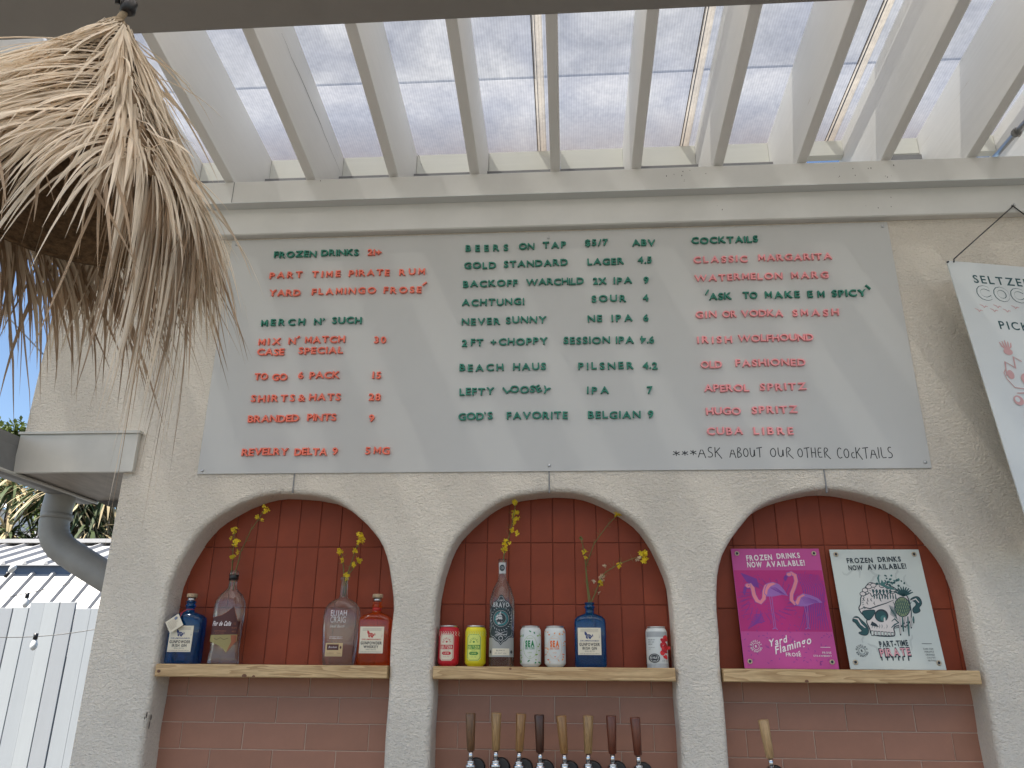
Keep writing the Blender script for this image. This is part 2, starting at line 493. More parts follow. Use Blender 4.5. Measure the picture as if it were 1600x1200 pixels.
def link(name, me, parent=None, loc=None, rot=None):
    o = bpy.data.objects.new(name, me)
    COL.objects.link(o)
    if parent: o.parent = parent
    if loc is not None: o.location = loc
    if rot is not None: o.rotation_euler = rot
    return o


def thing(name, label, cat, loc=(0, 0, 0), rot=(0, 0, 0), group=None):
    o = bpy.data.objects.new(name, None)
    o.empty_display_size = 0.1
    COL.objects.link(o)
    o.location = loc
    o.rotation_euler = rot
    return tag(o, label, cat, group)


def tag(o, label=None, cat=None, group=None, kind=None):
    if label: o['label'] = label
    if cat: o['category'] = cat
    if group: o['group'] = group
    if kind: o['kind'] = kind
    return o


def bevel_box(hx, hy, hz, b):
    """box centred at the origin, its front (-y) edges bevelled by b"""
    m = MB()
    fr = [(-hx + b, -hy, -hz + b), (hx - b, -hy, -hz + b), (hx - b, -hy, hz - b), (-hx + b, -hy, hz - b)]
    mi = [(-hx, -hy + b, -hz), (hx, -hy + b, -hz), (hx, -hy + b, hz), (-hx, -hy + b, hz)]
    bk = [(-hx, hy, -hz), (hx, hy, -hz), (hx, hy, hz), (-hx, hy, hz)]
    fs = [(0, 1, 2, 3)]
    for k in range(4):
        k2 = (k + 1) % 4
        fs += [(4 + k, 4 + k2, k2, k), (8 + k, 8 + k2, 4 + k2, 4 + k)]
    return m.add(fr + mi + bk, fs)


# ---- text glyphs from Blender's own built-in font, cached as plain data
_gc = {}


def glyph(ch, off=0.0):
    key = (ch, off)
    if key in _gc: return _gc[key]
    cu = bpy.data.curves.new('glyph', 'FONT')
    cu.body = ch
    cu.size = 1.0
    cu.offset = off
    cu.resolution_u = 3
    ob = bpy.data.objects.new('glyph', cu)
    COL.objects.link(ob)
    dg = bpy.context.evaluated_depsgraph_get()
    me = bpy.data.meshes.new_from_object(ob.evaluated_get(dg))
    vs = [(v.co.x, v.co.y) for v in me.vertices]
    fs = [tuple(p.vertices) for p in me.polygons]
    bpy.data.objects.remove(ob)
    bpy.data.curves.remove(cu)
    bpy.data.meshes.remove(me)
    if vs:
        x0 = min(v[0] for v in vs); x1 = max(v[0] for v in vs)
        vs = [(a - x0, b) for a, b in vs]
        wd = x1 - x0
    else:
        wd = 0.28
    _gc[key] = (vs, fs, wd)
    return _gc[key]


CAP = 0.0


def cap_h():
    global CAP
    if not CAP: CAP = max(v[1] for v in glyph('H')[0])
    return CAP


def text_geo(txt, height, width=None, off=0.0, gap=0.13, shear=0.0, xs=1.0):
    """flat text; returns verts, faces; starts at x=0, baseline 0; fitted to width when given"""
    k = height / cap_h()
    tot, items = 0.0, []
    for ch in txt:
        if ch == ' ':
            tot += 0.30 + gap
            continue
        vs, fs, wd = glyph(ch, off)
        items.append((tot, vs, fs))
        tot += wd + gap
    tot -= gap
    sx = k * xs
    if width: sx = width / tot
    V, F = [], []
    for x, vs, fs in items:
        o = len(V)
        V += [((a + x) * sx + b * k * shear, b * k) for a, b in vs]
        F += [tuple(o + i for i in f) for f in fs]
    return V, F, tot * sx


class Decal:
    """flat print: polygons, strokes and lettering in (x, z), facing -y"""

    def __init__(s):
        s.items = []   # (verts2d, faces, matkey, layer)
        s.L = 0

    def poly(s, pts, mk, layer=None):
        s.items.append(([tuple(p) for p in pts], [tuple(range(len(pts)))], mk, s._l(layer)))
        return s

    def _l(s, layer):
        if layer is None:
            s.L += 1
            return s.L
        s.L = max(s.L, layer)
        return layer

    def rect(s, x0, z0, x1, z1, mk, layer=None):
        return s.poly([(x0, z0), (x1, z0), (x1, z1), (x0, z1)], mk, layer)

    def ell(s, cx, cz, rx, rz, mk, n=20, rot=0, layer=None):
        c, d = math.cos(rot), math.sin(rot)
        pts = []
        for k in range(n):
            a = 2 * PI * k / n
            x, z = rx * math.cos(a), rz * math.sin(a)
            pts.append((cx + x * c - z * d, cz + x * d + z * c))
        return s.poly(pts, mk, layer)

    def ring(s, cx, cz, r, wd, mk, n=24, layer=None, rz=None):
        rz = rz or r
        V = [(cx + (r + q) * math.cos(2 * PI * k / n), cz + (rz + q) * math.sin(2 * PI * k / n)) for q in (-wd / 2, wd / 2) for k in range(n)]
        F = [(k, (k + 1) % n, n + (k + 1) % n, n + k) for k in range(n)]
        s.items.append((V, F, mk, s._l(layer)))
        return s

    def stroke(s, pts, wd, mk, layer=None, taper=False, close=False):
        pts = [Vector(p) for p in pts]
        if close: pts = pts + [pts[0], pts[1]]
        V, F = [], []
        n = len(pts)
        for i, p in enumerate(pts):
            t = (pts[min(i + 1, n - 1)] - pts[max(i - 1, 0)])
            if t.length < 1e-9: t = Vector((1, 0))
            t.normalize()
            q = wd / 2
            if taper: q *= 0.25 + 0.75 * math.sin(PI * (i + 0.3) / (n - 0.4))
            nn = Vector((-t.y, t.x)) * q
            V += [tuple(p - nn), tuple(p + nn)]
        for i in range(n - 1):
            F.append((2 * i, 2 * i + 2, 2 * i + 3, 2 * i + 1))
        s.items.append((V, F, mk, s._l(layer)))
        return s

    def text(s, txt, cx, z, h, mk, width=None, off=0.0, shear=0, rot=0, align='c', layer=None, gap=0.13, xs=1.0):
        V, F, tw = text_geo(txt, h, width, off, gap, shear, xs)
        dx = {'c': -tw / 2, 'l': 0, 'r': -tw}[align]
        c, d = math.cos(rot), math.sin(rot)
        V = [((a + dx) * c - b * d + cx, (a + dx) * d + b * c + z) for a, b in V]
        s.items.append((V, F, mk, s._l(layer)))
        return s

    def arc_text(s, txt, cx, cz, r, h, mk, a0, a1, inside=False, off=0.01):
        lay = s._l(None)
        n = len(txt)
        for i, ch in enumerate(txt):
            if ch == ' ': continue
            a = a0 + (a1 - a0) * i / max(1, n - 1)
            rot = a - PI / 2 if not inside else a + PI / 2
            V, F, tw = text_geo(ch, h, None, off)
            V = [(x - tw / 2, y - h / 2) for x, y in V]
            c, d = math.cos(rot), math.sin(rot)
            V = [(x * c - y * d + cx + r * math.cos(a), x * d + y * c + cz + r * math.sin(a)) for x, y in V]
            s.items.append((V, F, mk, lay))
        return s

    def build(s, name, parent, fmap=None, step=0.00012, cuts=0.0, tf=None):
        keys = []
        bm = bmesh.new()
        lay = bm.verts.layers.int.new('lay')
        for V, F, mk, L in s.items:
            if mk not in keys: keys.append(mk)
            ki = keys.index(mk)
            if tf: V = [tf(*v) for v in V]
            vs = []
            for a, b in V:
                v = bm.verts.new((a, 0, b)); v[lay] = L; vs.append(v)
            for f in F:
                try:
                    fa = bm.faces.new([vs[i] for i in f])
                    fa.material_index = ki
                except ValueError:
                    pass
        if cuts:
            x0 = min(v.co.x for v in bm.verts); x1 = max(v.co.x for v in bm.verts)
            k = math.ceil(x0 / cuts)
            while k * cuts < x1:
                bmesh.ops.bisect_plane(bm, geom=bm.verts[:] + bm.edges[:] + bm.faces[:], plane_co=(k * cuts, 0, 0), plane_no=(1, 0, 0))
                k += 1
            for v in bm.verts:      # a cut's new vertices take their layer from their faces' other vertices
                if v[lay] == 0:
                    q = [u[lay] for f in v.link_faces for u in f.verts if u[lay]]
                    v[lay] = max(q) if q else 1
        for f in bm.faces:
            if f.normal.y > 0: f.normal_flip()
        for v in bm.verts:
            off = 0.0002 + v[lay] * step
            if fmap: v.co = fmap(v.co.x, v.co.z, off)
            else: v.co = (v.co.x, -off, v.co.z)
        me = bpy.data.meshes.new(name)
        bm.to_mesh(me)
        bm.free()
        for k in keys: me.materials.append(MT[k])
        o = link(name, me, parent)
        return o


# ================================================================== SETTING
g = MB()
g.add([(-150, -150, 0), (150, -150, 0), (150, 150, 0), (-150, 150, 0)], [(0, 1, 2, 3)])
tag(g.obj('ground', 'ground'), kind='structure')

# ------------------------------------------------------------------ the bar wall with its three arches
ARCH = [(-0.8885, 0.3735), (-0.0045, 0.3705), (0.8825, 0.3795)]
ZS, DEP = 1.655, 0.10
wall = thing('bar_wall', 'cream stucco bar wall with three arched niches lined in terracotta tile', 'wall')
m = MB()
edges = [-1.485, -0.445, 0.4345, 3.4]
for ci, (cx, hw) in enumerate(ARCH):
    xa, xb = edges[ci], edges[ci + 1]
    rise = 2.033 - ZS
    rnd = [random.uniform(-1, 1) for _ in range(80)]

    def path(off, ci=ci, cx=cx, hw=hw, rise=rise, rnd=rnd):
        P = []
        for z in (0.0, 0.6, 1.0, 1.15, 1.3, 1.4, 1.5, 1.58):
            P.append((cx - hw - off + 0.0022 * math.sin(z * 23 + ci), z))
        N = 36
        for k in range(N + 1):
            a = PI - PI * k / N
            wob = 0.0022 * math.sin(k * 0.9 + ci * 2) + 0.0009 * rnd[k]
            ea = 2.15      # a touch squarer than a half circle
            c, s_ = math.cos(a), math.sin(a)
            P.append((cx + (hw + off + wob) * math.copysign(abs(c) ** (2 / ea), c), ZS + (rise + off + wob) * abs(s_) ** (2 / ea)))
        for z in (1.58, 1.5, 1.4, 1.3, 1.15, 1.0, 0.6, 0.0):
            P.append((cx + hw + off + 0.0022 * math.sin(z * 19 + ci * 3), z))
        return P
    prof = [(0.016, 0.0), (0.0105, 0.0012), (0.005, 0.0052), (0.0015, 0.011), (0.0, 0.019), (0.0, DEP + 0.03)]
    rings = [[(x, y, z) for x, z in path(o)] for o, y in prof]
    n = len(rings[0])
    V = [p for r in rings for p in r]
    F = []
    for i in range(len(rings) - 1):
        for k in range(n - 1):
            F.append((i * n + k, i * n + k + 1, (i + 1) * n + k + 1, (i + 1) * n + k))
    m.add(V, F, 0, True)
    # face of the wall around the opening
    P = path(0.016)
    ztop = 2.255
    V, F = [], []
    L = 8   # number of leg points
    legL = P[:L]; arc = P[L:n - L]; legR = P[n - L:]
    Lp = legL + [arc[0]]
    Rp = [arc[-1]] + legR
    for A, B in zip(Lp[:-1], Lp[1:]):
        o = len(V); V += [(xa, 0, A[1]), (A[0], 0, A[1]), (B[0], 0, B[1]), (xa, 0, B[1])]; F.append((o, o + 1, o + 2, o + 3))
    for A, B in zip(Rp[:-1], Rp[1:]):
        o = len(V); V += [(A[0], 0, A[1]), (B[0], 0, B[1]), (xb, 0, B[1]), (xb, 0, A[1])]; F.append((o + 3, o + 2, o + 1, o))
    for A, B in zip(arc[:-1], arc[1:]):
        o = len(V); V += [(A[0], 0, A[1]), (B[0], 0, B[1]), (B[0], 0, ztop), (A[0], 0, ztop)]; F.append((o, o + 1, o + 2, o + 3))
    A = arc[0]; o = len(V); V += [(xa, 0, A[1]), (A[0], 0, A[1]), (A[0], 0, ztop), (xa, 0, ztop)]; F.append((o, o + 1, o + 2, o + 3))
    A = arc[-1]; o = len(V); V += [(A[0], 0, A[1]), (xb, 0, A[1]), (xb, 0, ztop), (A[0], 0, ztop)]; F.append((o, o + 1, o + 2, o + 3))
    m.add(V, F)
# upper wall, running further left as a parapet, and the ends
ZT = 3.10
XL, XP, XR = -1.485, -1.876, 3.4
m.add([(XL, 0, 2.255), (XR, 0, 2.255), (XR, 0, ZT), (XL, 0, ZT)], [(0, 1, 2, 3)])
m.add([(XP, 0, 2.255), (XL, 0, 2.255), (XL, 0, ZT), (XP, 0, ZT)], [(0, 1, 2, 3)])
m.add([(XL, 0, 0), (XL, 0.3, 0), (XL, 0.3, 2.255), (XL, 0, 2.255)], [(0, 3, 2, 1)])
m.add([(XP, 0, 2.255), (XP, 0.3, 2.255), (XP, 0.3, ZT), (XP, 0, ZT)], [(0, 3, 2, 1)])
m.add([(XP, 0, 2.255), (XL, 0, 2.255), (XL, 0.3, 2.255), (XP, 0.3, 2.255)], [(0, 3, 2, 1)])
m.add([(XP, 0, ZT), (XR, 0, ZT), (XR, 0.3, ZT), (XP, 0.3, ZT)], [(0, 1, 2, 3)])
m.add([(XP, 0.3, 2.255), (XR, 0.3, 2.255), (XR, 0.3, ZT), (XP, 0.3, ZT)], [(0, 3, 2, 1)])
m.add([(XL, 0.3, 0), (XR, 0.3, 0), (XR, 0.3, 2.255), (XL, 0.3, 2.255)], [(0, 3, 2, 1)])
m.add([(XR, 0, 0), (XR, 0.3, 0), (XR, 0.3, ZT), (XR, 0, ZT)], [(0, 1, 2, 3)])
m.obj('stucco', 'stucco', wall)
# control joints above the crowns
for px, y0, y1 in ((461, 736, 768), (858, 734, 768), (1287, 733, 768)):
    a, b = at(px, y0, y=0), at(px + 0.5, y1, y=0)
    q = MB().box(a.x - 0.0022, a.x + 0.0022, -0.0025, 0.004, b.z - 0.004, a.z + 0.02)
    q.obj('control_joint', 'gutter', wall)
# scuffs on the left reveal
for (px_, py_, a_, b_) in ((229, 1117, .010, .0045), (236, 1121, .009, .004), (233, 1133, .012, .004), (226, 1122, .005, .003)):
    P = at(px_, py_, x=-1.2590)
    q = MB()
    q.add([(-1.2586, P.y + b_ * math.cos(k * PI / 5), P.z + a_ * math.sin(k * PI / 5)) for k in range(10)], [tuple(range(10))])
    q.obj('scuff', 'scuff', wall)
# tile backing and tiles
for ai, ((cx, hw), zj, xj) in enumerate(zip(ARCH, (1.391, 1.402, 1.390), (-0.993, -0.105, 0.578))):
    MB().box(cx - hw - 0.05, cx + hw + 0.05, DEP + 0.0022, DEP + 0.03, 0.0, 1.47).obj('grout', 'grout', wall)
    MB().box(cx - hw - 0.05, cx + hw + 0.05, DEP + 0.0026, DEP + 0.03, 1.472, 2.12).obj('grout', 'grout2', wall)
    tl = [bevel_box(0.0998, 0.005, 0.0374, 0.0013).mesh('tile', k) for k in MT['tile_low']]
    th = [bevel_box(0.0998, 0.005, 0.0310, 0.0013).mesh('tile', k) for k in MT['tile_low']]
    for row in range(-5, 1):
        z0 = zj + row * 0.0775
        xs = xj + (0 if row % 2 == 0 else 0.10125)
        k0 = math.floor((cx - hw - 0.02 - xs) / 0.2025)
        for k in range(k0, k0 + 6):
            x0 = xs + k * 0.2025
            if x0 > cx + hw or x0 + 0.2025 < cx - hw: continue
            # a tile is cut where the niche ends
            xa, xb = max(x0, cx - hw - 0.04), min(x0 + 0.2025, cx + hw + 0.04)
            me = random.choice(th if row == 0 else tl)
            o = link('tile', me, wall, ((xa + xb) / 2, DEP + 0.005 + random.uniform(-.0006, .0006), z0 + (0.032 if row == 0 else 0.03875)),
                     (random.uniform(-.004, .004), 0, random.uniform(-.003, .003)))
            o.scale = ((xb - xa) / 0.2025, 1, 1)
    tu = [bevel_box(0.0358, 0.005, 0.0990, 0.0012).mesh('tile', k) for k in MT['tile_up']]
    zu = (1.8668, 1.8800, 1.8700)[ai]
    xu = (-0.878, -0.005, 0.883)[ai]
    for row in range(-2, 1):
        z0 = zu + row * 0.2
        for k in range(-7, 8):
            x0 = xu + k * 0.0735
            if x0 > cx + hw + 0.005 or x0 + 0.0735 < cx - hw - 0.005: continue
            if row == 0:
                xn = min(abs(x0 - cx), abs(x0 + 0.0735 - cx))
                if xn > hw * 0.93: continue
            zc, sc = z0 + 0.1, 1.0
            if row == -2:
                zlo = 1.484
                sc = (z0 + 0.1995 - zlo) / 0.2
                zc = (z0 + 0.2 + zlo) / 2
                if sc <= 0.02: continue
            o = link('tile', random.choice(tu), wall, (x0 + 0.03675, DEP + 0.005 + random.uniform(-.0007, .0007), zc),
                     (random.uniform(-.006, .006), 0, random.uniform(-.008, .008)))
            o.scale = (1, 1, sc)

# header boards on top of the wall
XH0, XH1 = -4.05, 3.4
tb = bevel_box((XH1 - XH0) / 2, 0.018, 0.0495, 0.004)
hd = tb.obj('header_board', 'trim', wall, ((XH0 + XH1) / 2, -0.052, 3.186))
lb = bevel_box((XH1 - XH0) / 2, 0.0165, 0.0565, 0.004)
lb.obj('header_board', 'trim', wall, ((XH0 + XH1) / 2, -0.0175, 3.0785))
MB().box(XH0, XH1, -0.0345, -0.0015, 3.13, 3.150).obj('header_gap', 'trim', wall)
MB().box(XH0, XH1, -0.078, -0.034, 3.1335, 3.1365).obj('drip_edge', 'signwhite', wall)
MB().box(-1.2135, -1.2115, -0.0712, -0.0695, 3.14, 3.232).obj('board_joint', 'gutter', wall)
MB().box(XH0, 1.02, 0.205, 0.24, 3.104, 3.440).obj('roof_curb', 'gutter', wall)
MB().box(1.33, 1.50, 0.205, 0.24, 3.104, 3.452).obj('roof_curb', 'gutter', wall)

# ------------------------------------------------------------------ pergola roof
perg = thing('pergola_roof', 'white pergola of slanting rafters under cloudy plastic panels above the bar wall', 'pergola')
SL = 0.150
YN, YF = -3.9, 0.30


def zb(y): return 3.245 + (-0.07 - y) * SL * 0.9


def zt(y): return 3.593 + (-0.07 - y) * 0.085


ang = -math.atan(SL * 0.9)
rx = [-4.0, -3.695, -3.39, -3.085, -2.78, -2.475, -2.17, -1.87, -1.57, -1.258, -0.936, -0.614, -0.302, 0.002, 0.3057, 0.608, 0.9097, 1.2126, 1.516, 1.82, 2.125, 2.43, 2.73, 3.03]
for x in rx:
    rm = MB()
    N = 10
    for side, xx in ((0, x), (1, x + 0.036)):
        pass
    # slightly wavy lumber
    V, F = [], []
    for i in range(N + 1):
        y = YF + (YN - YF) * i / N
        jx = random.uniform(-.0012, .0012)
        tz = max(zt(y) - zb(y), 0.2)
        for (dx, dz) in ((0, 0.002), (0.003, 0), (0.034, 0), (0.037, 0.002), (0.037, tz), (0, tz)):
            V.append((x + dx + jx, y, zb(y) + dz))
    for i in range(N):
        for k in range(6):
            k2 = (k + 1) % 6
            F.append((i * 6 + k, i * 6 + k2, (i + 1) * 6 + k2, (i + 1) * 6 + k))
    F += [(0, 1, 2, 3, 4, 5)[::-1], tuple(N * 6 + k for k in range(6))]
    rm.add(V, F)
    rm.obj('rafter', 'rafter', perg)
for a, b in zip(rx[:-1], rx[1:]):
    z1 = zt(0.25) - 0.003
    dz = random.uniform(-0.006, 0.006)
    MB().box(a + 0.039, b - 0.002, 0.245, 0.283, z1 - (0.132 if a < 0.9 else 0.074) + dz, z1).obj('blocking', 'block', perg)
# corrugated plastic panels, 0.61 m wide, joined by profiles
px0 = [-4.05, -3.43, -2.81, -2.2, -1.865, -1.25, -0.64, -0.036, 0.565, 1.165, 1.775, 2.385, 3.05]
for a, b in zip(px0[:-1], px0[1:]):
    for y0_, y1_, zo, mk_ in ((0.36, -0.83, 0.005, 'panel'), (-0.15 + random.uniform(-.004, .004), -0.83, 0.013, 'panel_top'), (-0.80, YN, 0.021, 'panel_fill')):
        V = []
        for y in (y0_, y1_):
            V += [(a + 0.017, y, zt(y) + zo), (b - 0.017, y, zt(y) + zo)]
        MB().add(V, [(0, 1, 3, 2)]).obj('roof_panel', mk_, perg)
for i, a in enumerate(px0[1:-1]):
    hw = 0.019
    V, F = [], []
    for y in (0.34, YN):
        z = zt(y) + 0.003
        V += [(a - hw, y, z), (a - hw * .45, y, z + .0015), (a - hw * .45, y, z - .004), (a + hw * .45, y, z - .004), (a + hw * .45, y, z + .0015), (a + hw, y, z)]
    F = [(k, k + 1, k + 7, k + 6) for k in range(5)]
    MB().add(V, F).obj('panel_seam', 'profile', perg)
    V = []
    for y in (0.34, YN):
        z = zt(y) + 0.0012
        V += [(a - 0.0205, y, z), (a - 0.0175, y, z), (a - 0.0175, y, z + 0.0012), (a - 0.0205, y, z + 0.0012)]
    F = [(0, 1, 5, 4), (1, 2, 6, 5), (2, 3, 7, 6), (3, 0, 4, 7), (0, 3, 2, 1), (4, 5, 6, 7)]
    MB().add(V, F).obj('seam_grime', 'grime', perg)
# the near beam across the rafters and the far one that carries the other end
bm_ = bevel_box(3.0, 0.125, 0.07, 0.003)
MB().box(-4.05, 3.4, -0.935, -0.694, zb(-0.694) - 0.14, zb(-0.694) - 0.003).obj('cross_beam', 'beam', perg) if False else None
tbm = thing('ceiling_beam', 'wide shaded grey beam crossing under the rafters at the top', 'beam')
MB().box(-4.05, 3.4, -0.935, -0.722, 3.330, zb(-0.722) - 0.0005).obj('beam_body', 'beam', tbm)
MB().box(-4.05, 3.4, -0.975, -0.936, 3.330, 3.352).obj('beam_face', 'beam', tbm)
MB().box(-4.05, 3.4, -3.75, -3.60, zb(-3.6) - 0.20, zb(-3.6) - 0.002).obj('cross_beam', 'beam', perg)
for x in (-4.0, 0.4, 3.3):
    MB().box(x, x + 0.1, -3.75, -3.62, 0, zb(-3.6) - 0.2).obj('post', 'rafter', perg)
MB().box(3.30, 3.40, -0.92, -0.72, 0, 3.32).obj('post', 'beam', tbm)
for (pp_, xx, sg_) in (([(440, 52), (462, 105), (478, 140), (497, 185), (512, 222), (531, 267)], -0.8988, 1), ([(1437, 25), (1410, 80), (1392, 112), (1372, 150), (1352, 200)], 1.5157, -1),
                  ([(1395, 118), (1378, 138), (1370, 152)], 1.5154, -1), ([(660, 262), (656, 250), (652, 238)], -0.2645, 1), ([(1240, 205), (1236, 222), (1230, 240)], 1.2123, -1)):
    Q = [at(a_, b_, x=xx) for a_, b_ in pp_]
    R_ = [Q[0]]
    for u_, v_ in zip(Q[:-1], Q[1:]):
        for k in (0.33, 0.66, 1.0): R_.append(u_.lerp(v_, k) + Vector((0, 0, random.uniform(-.003, .003))))
    V, F = [], []
    for k, p in enumerate(R_):
        w_ = 0.0011 * (0.3 + math.sin(PI * (k + .5) / len(R_)))
        V += [(xx + sg_ * 0.0002, p.y, p.z - w_), (xx + sg_ * 0.0002, p.y, p.z + w_)]
    for k in range(len(R_) - 1): F.append((2 * k, 2 * k + 2, 2 * k + 3, 2 * k + 1))
    MB().add(V, F).obj('crack', 'scuff', perg)
for k in range(26):
    px_ = random.choice((random.uniform(350, 1590), random.uniform(1040, 1130), random.uniform(1300, 1400)))
    hi = random.random() < .7
    P = at(px_, (268 if hi else 318) - (px_ - 860) * 0.028 + random.uniform(4, 24), y=-0.0705 if hi else -0.0345)
    r_ = random.uniform(.0010, .0028)
    q = MB().add([(P.x + r_ * random.uniform(.5, 1) * math.cos(a * PI / 3), P.y, P.z + r_ * random.uniform(.7, 1.8) * math.sin(a * PI / 3)) for a in range(6)], [tuple(range(6))])
    q.obj('paint_chip', 'scuff', wall)

# conduit clipped along the right rafter
cond = thing('conduit', 'grey metal conduit with a clamp running along the rightmost rafter', 'pipe')
a, b = at(1556, 243, y=-0.05), at(1600, 193, y=-0.33)
dirv = (b - a).normalized()
c0, c1 = a - dirv * 0.12, b + dirv * 1.2
MB().tube([c0, c1], 0.010, 12).obj('pipe', 'steel', cond)
cc = at(1588, 206, y=-0.26)
tt = (cc - a).dot(dirv)
cc = a + dirv * tt
MB().tube([cc - dirv * 0.013, cc - dirv * 0.006, cc + dirv * 0.006, cc + dirv * 0.013], [0.0125, 0.0155, 0.0155, 0.0125], 12).obj('clamp', 'gutter', cond)
MB().tube([cc + Vector((0.005, 0, -0.017)), cc + Vector((0.03, 0, 0.02))], 0.004, 6).obj('clamp_screw', 'steel', cond)

# ------------------------------------------------------------------ gutter box, gutter and downspout at the left
box = thing('gutter_box', 'boxed grey eave end under the stucco parapet left of the arches', 'eave')
MB().box(-1.874, -1.4425, -0.022, -0.004, 2.107, 2.243).obj('fascia_board', 'fascia', box)
MB().box(-1.878, -1.436, -0.03, -0.003, 2.2435, 2.252).obj('drip_edge', 'fascia', box)
MB().box(-1.868, -1.487, -0.003, 0.485, 2.112, 2.118).obj('soffit', 'soffit', box)
V, F = [], []
for i in range(13):
    t = i / 12
    x = -1.868 + 0.20 * t
    zz = 2.112 - 0.028 * math.sin(PI * min(1, t * 1.15)) if t < 0.87 else 2.112 - 0.028 * math.sin(PI * t * 1.15)
    V += [(x, 0.487, min(zz, 2.118)), (x, 0.487, 2.24)]
for i in range(12): F.append((2 * i, 2 * i + 2, 2 * i + 3, 2 * i + 1))
MB().add(V, F).obj('end_cap', 'gutter', box)
MB().box(-1.70, -1.487, 0.455, 0.47, 2.085, 2.112).obj('soffit_trim', 'fascia', box)
gut = thing('roof_gutter', 'dark grey metal gutter running past the left end of the boxed eave', 'gutter')
V, F = [], []
prof = [(-1.875, 2.236), (-1.877, 2.20), (-1.872, 2.15), (-1.868, 2.108), (-1.90, 2.098), (-1.945, 2.10), (-1.975, 2.13), (-1.985, 2.18), (-2.0, 2.225)]
for y in (0.49, -0.32):
    V += [(x, y, z) for x, z in prof]
n = len(prof)
for k in range(n - 1): F.append((k, k + 1, n + k + 1, n + k))
F += [tuple(range(n)), tuple(range(n, 2 * n))[::-1]]
MB().add(V, F).obj('trough', 'gutter', gut)
lip = [at(0, 725, z=2.095), at(30, 741, z=2.095), at(77, 761, z=2.095), at(150, 788, z=2.095)]
MB().tube([(-1.866, -0.33, 2.103), (-1.866, 0.487, 2.103)], 0.006, 8).obj('lip', 'fascia', gut)
MB().tube([(-1.868, -0.20, 2.225), (-1.868, -0.24, 2.17), (-1.868, -0.31, 2.14)], 0.003, 6).obj('strap', 'black', gut)
ds = thing('downspout', 'thick grey ribbed downspout bending from the gutter to behind the wall', 'downspout')
pts = [Vector((-1.925, 0.34, 2.12)), Vector((-1.93, 0.34, 2.05)), Vector((-1.93, 0.34, 2.0)), Vector((-1.925, 0.34, 1.965)), Vector((-1.91, 0.34, 1.932)),
       Vector((-1.885, 0.34, 1.905)), Vector((-1.85, 0.34, 1.883)), Vector((-1.78, 0.34, 1.845)), Vector((-1.66, 0.34, 1.782)), Vector((-1.45, 0.36, 1.68))]
fine_ = []
for i in range(len(pts) - 1):
    for k in range(4): fine_.append(pts[i].lerp(pts[i + 1], k / 4))
fine_.append(pts[-1])
rad = [0.054 - (0.0022 if (5 < i < 26 and i % 2) else 0) for i in range(len(fine_))]
MB().tube(fine_, rad, 20).obj('pipe', 'spout', ds)
MB().tube([Vector((-1.925, 0.34, 2.01)), Vector((-1.925, 0.34, 2.03))], 0.0565, 20).obj('collar', 'spout', ds)

# ------------------------------------------------------------------ yard at the left: fence, roof, plants, houses
fen = thing('board_fence', 'white painted fence of tall vertical boards left of the bar wall', 'fence')
YFE = 3.3
tops = [(0, 45, 950), (45, 71, 940), (71, 95, 941), (95, 120.5, 941), (121, 144, 951), (145.5, 152, 952)]
X0 = at(45, 945, y=YFE).x
xs = X0
edges_ = [at(47, 945, y=YFE).x, at(71, 945, y=YFE).x, at(95, 945, y=YFE).x, at(120, 945, y=YFE).x, at(145, 945, y=YFE).x]
bd = []
for i in range(len(edges_) - 1): bd.append((edges_[i], edges_[i + 1], at(60, (941, 941, 941, 951)[i], y=YFE).z))
x = edges_[0]
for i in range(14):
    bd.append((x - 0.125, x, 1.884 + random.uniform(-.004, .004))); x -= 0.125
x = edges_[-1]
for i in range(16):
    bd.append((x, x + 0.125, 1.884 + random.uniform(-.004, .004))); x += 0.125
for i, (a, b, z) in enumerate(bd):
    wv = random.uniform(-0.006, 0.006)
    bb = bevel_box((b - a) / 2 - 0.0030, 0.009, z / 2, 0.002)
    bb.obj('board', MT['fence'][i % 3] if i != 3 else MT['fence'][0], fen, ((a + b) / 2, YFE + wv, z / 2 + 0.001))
for z in (0.45, 1.5):
    MB().box(bd[17][0] - 0.0, bd[-1][1], YFE + 0.02, YFE + 0.06, z, z + 0.09).obj('rail', 'fence', fen) if False else None
MT['fence0'] = MT['fence'][0]
MT['fence2'] = MT['fence'][2]
for z in (0.45, 1.45):
    MB().box(-5.9, -1.6, YFE + 0.018, YFE + 0.056, z, z + 0.09).obj('rail', 'fence2', fen)

shed = thing('metal_roof_shed', 'shed with white ribbed metal roof rising behind the fence', 'shed')
tl_ = math.tan(math.radians(50))
XA, XB = -8.5, -3.2
yt, zt_ = 5.5, 2.381
yb_ = 4.7
zbm = zt_ - (yt - yb_) * tl_
MB().add([(XA - .1, yb_, zbm), (XB - .1, yb_, zbm), (XB, yt, zt_), (XA, yt, zt_)], [(0, 1, 2, 3)]).obj('lower_roof', 'metalroof', shed)
x = -5.797 - 0.2253 * 12
while x < XB:
    dx = -0.10
    a = Vector((x + dx, yb_, zbm)); b = Vector((x, yt, zt_ + 0.004))
    nrm = Vector((0, -math.sin(math.radians(50)), math.cos(math.radians(50))))
    V = []
    for P in (a, b):
        V += [P + Vector((-0.022, 0, 0)), P + Vector((-0.010, 0, 0)) + nrm * 0.028, P + Vector((0.010, 0, 0)) + nrm * 0.028, P + Vector((0.022, 0, 0))]
    MB().add(V, [(0, 1, 5, 4), (1, 2, 6, 5), (2, 3, 7, 6), (4, 5, 6, 7), (0, 3, 2, 1)]).obj('roof_rib', 'metalroof', shed)
    x += 0.2253
zw = 2.474
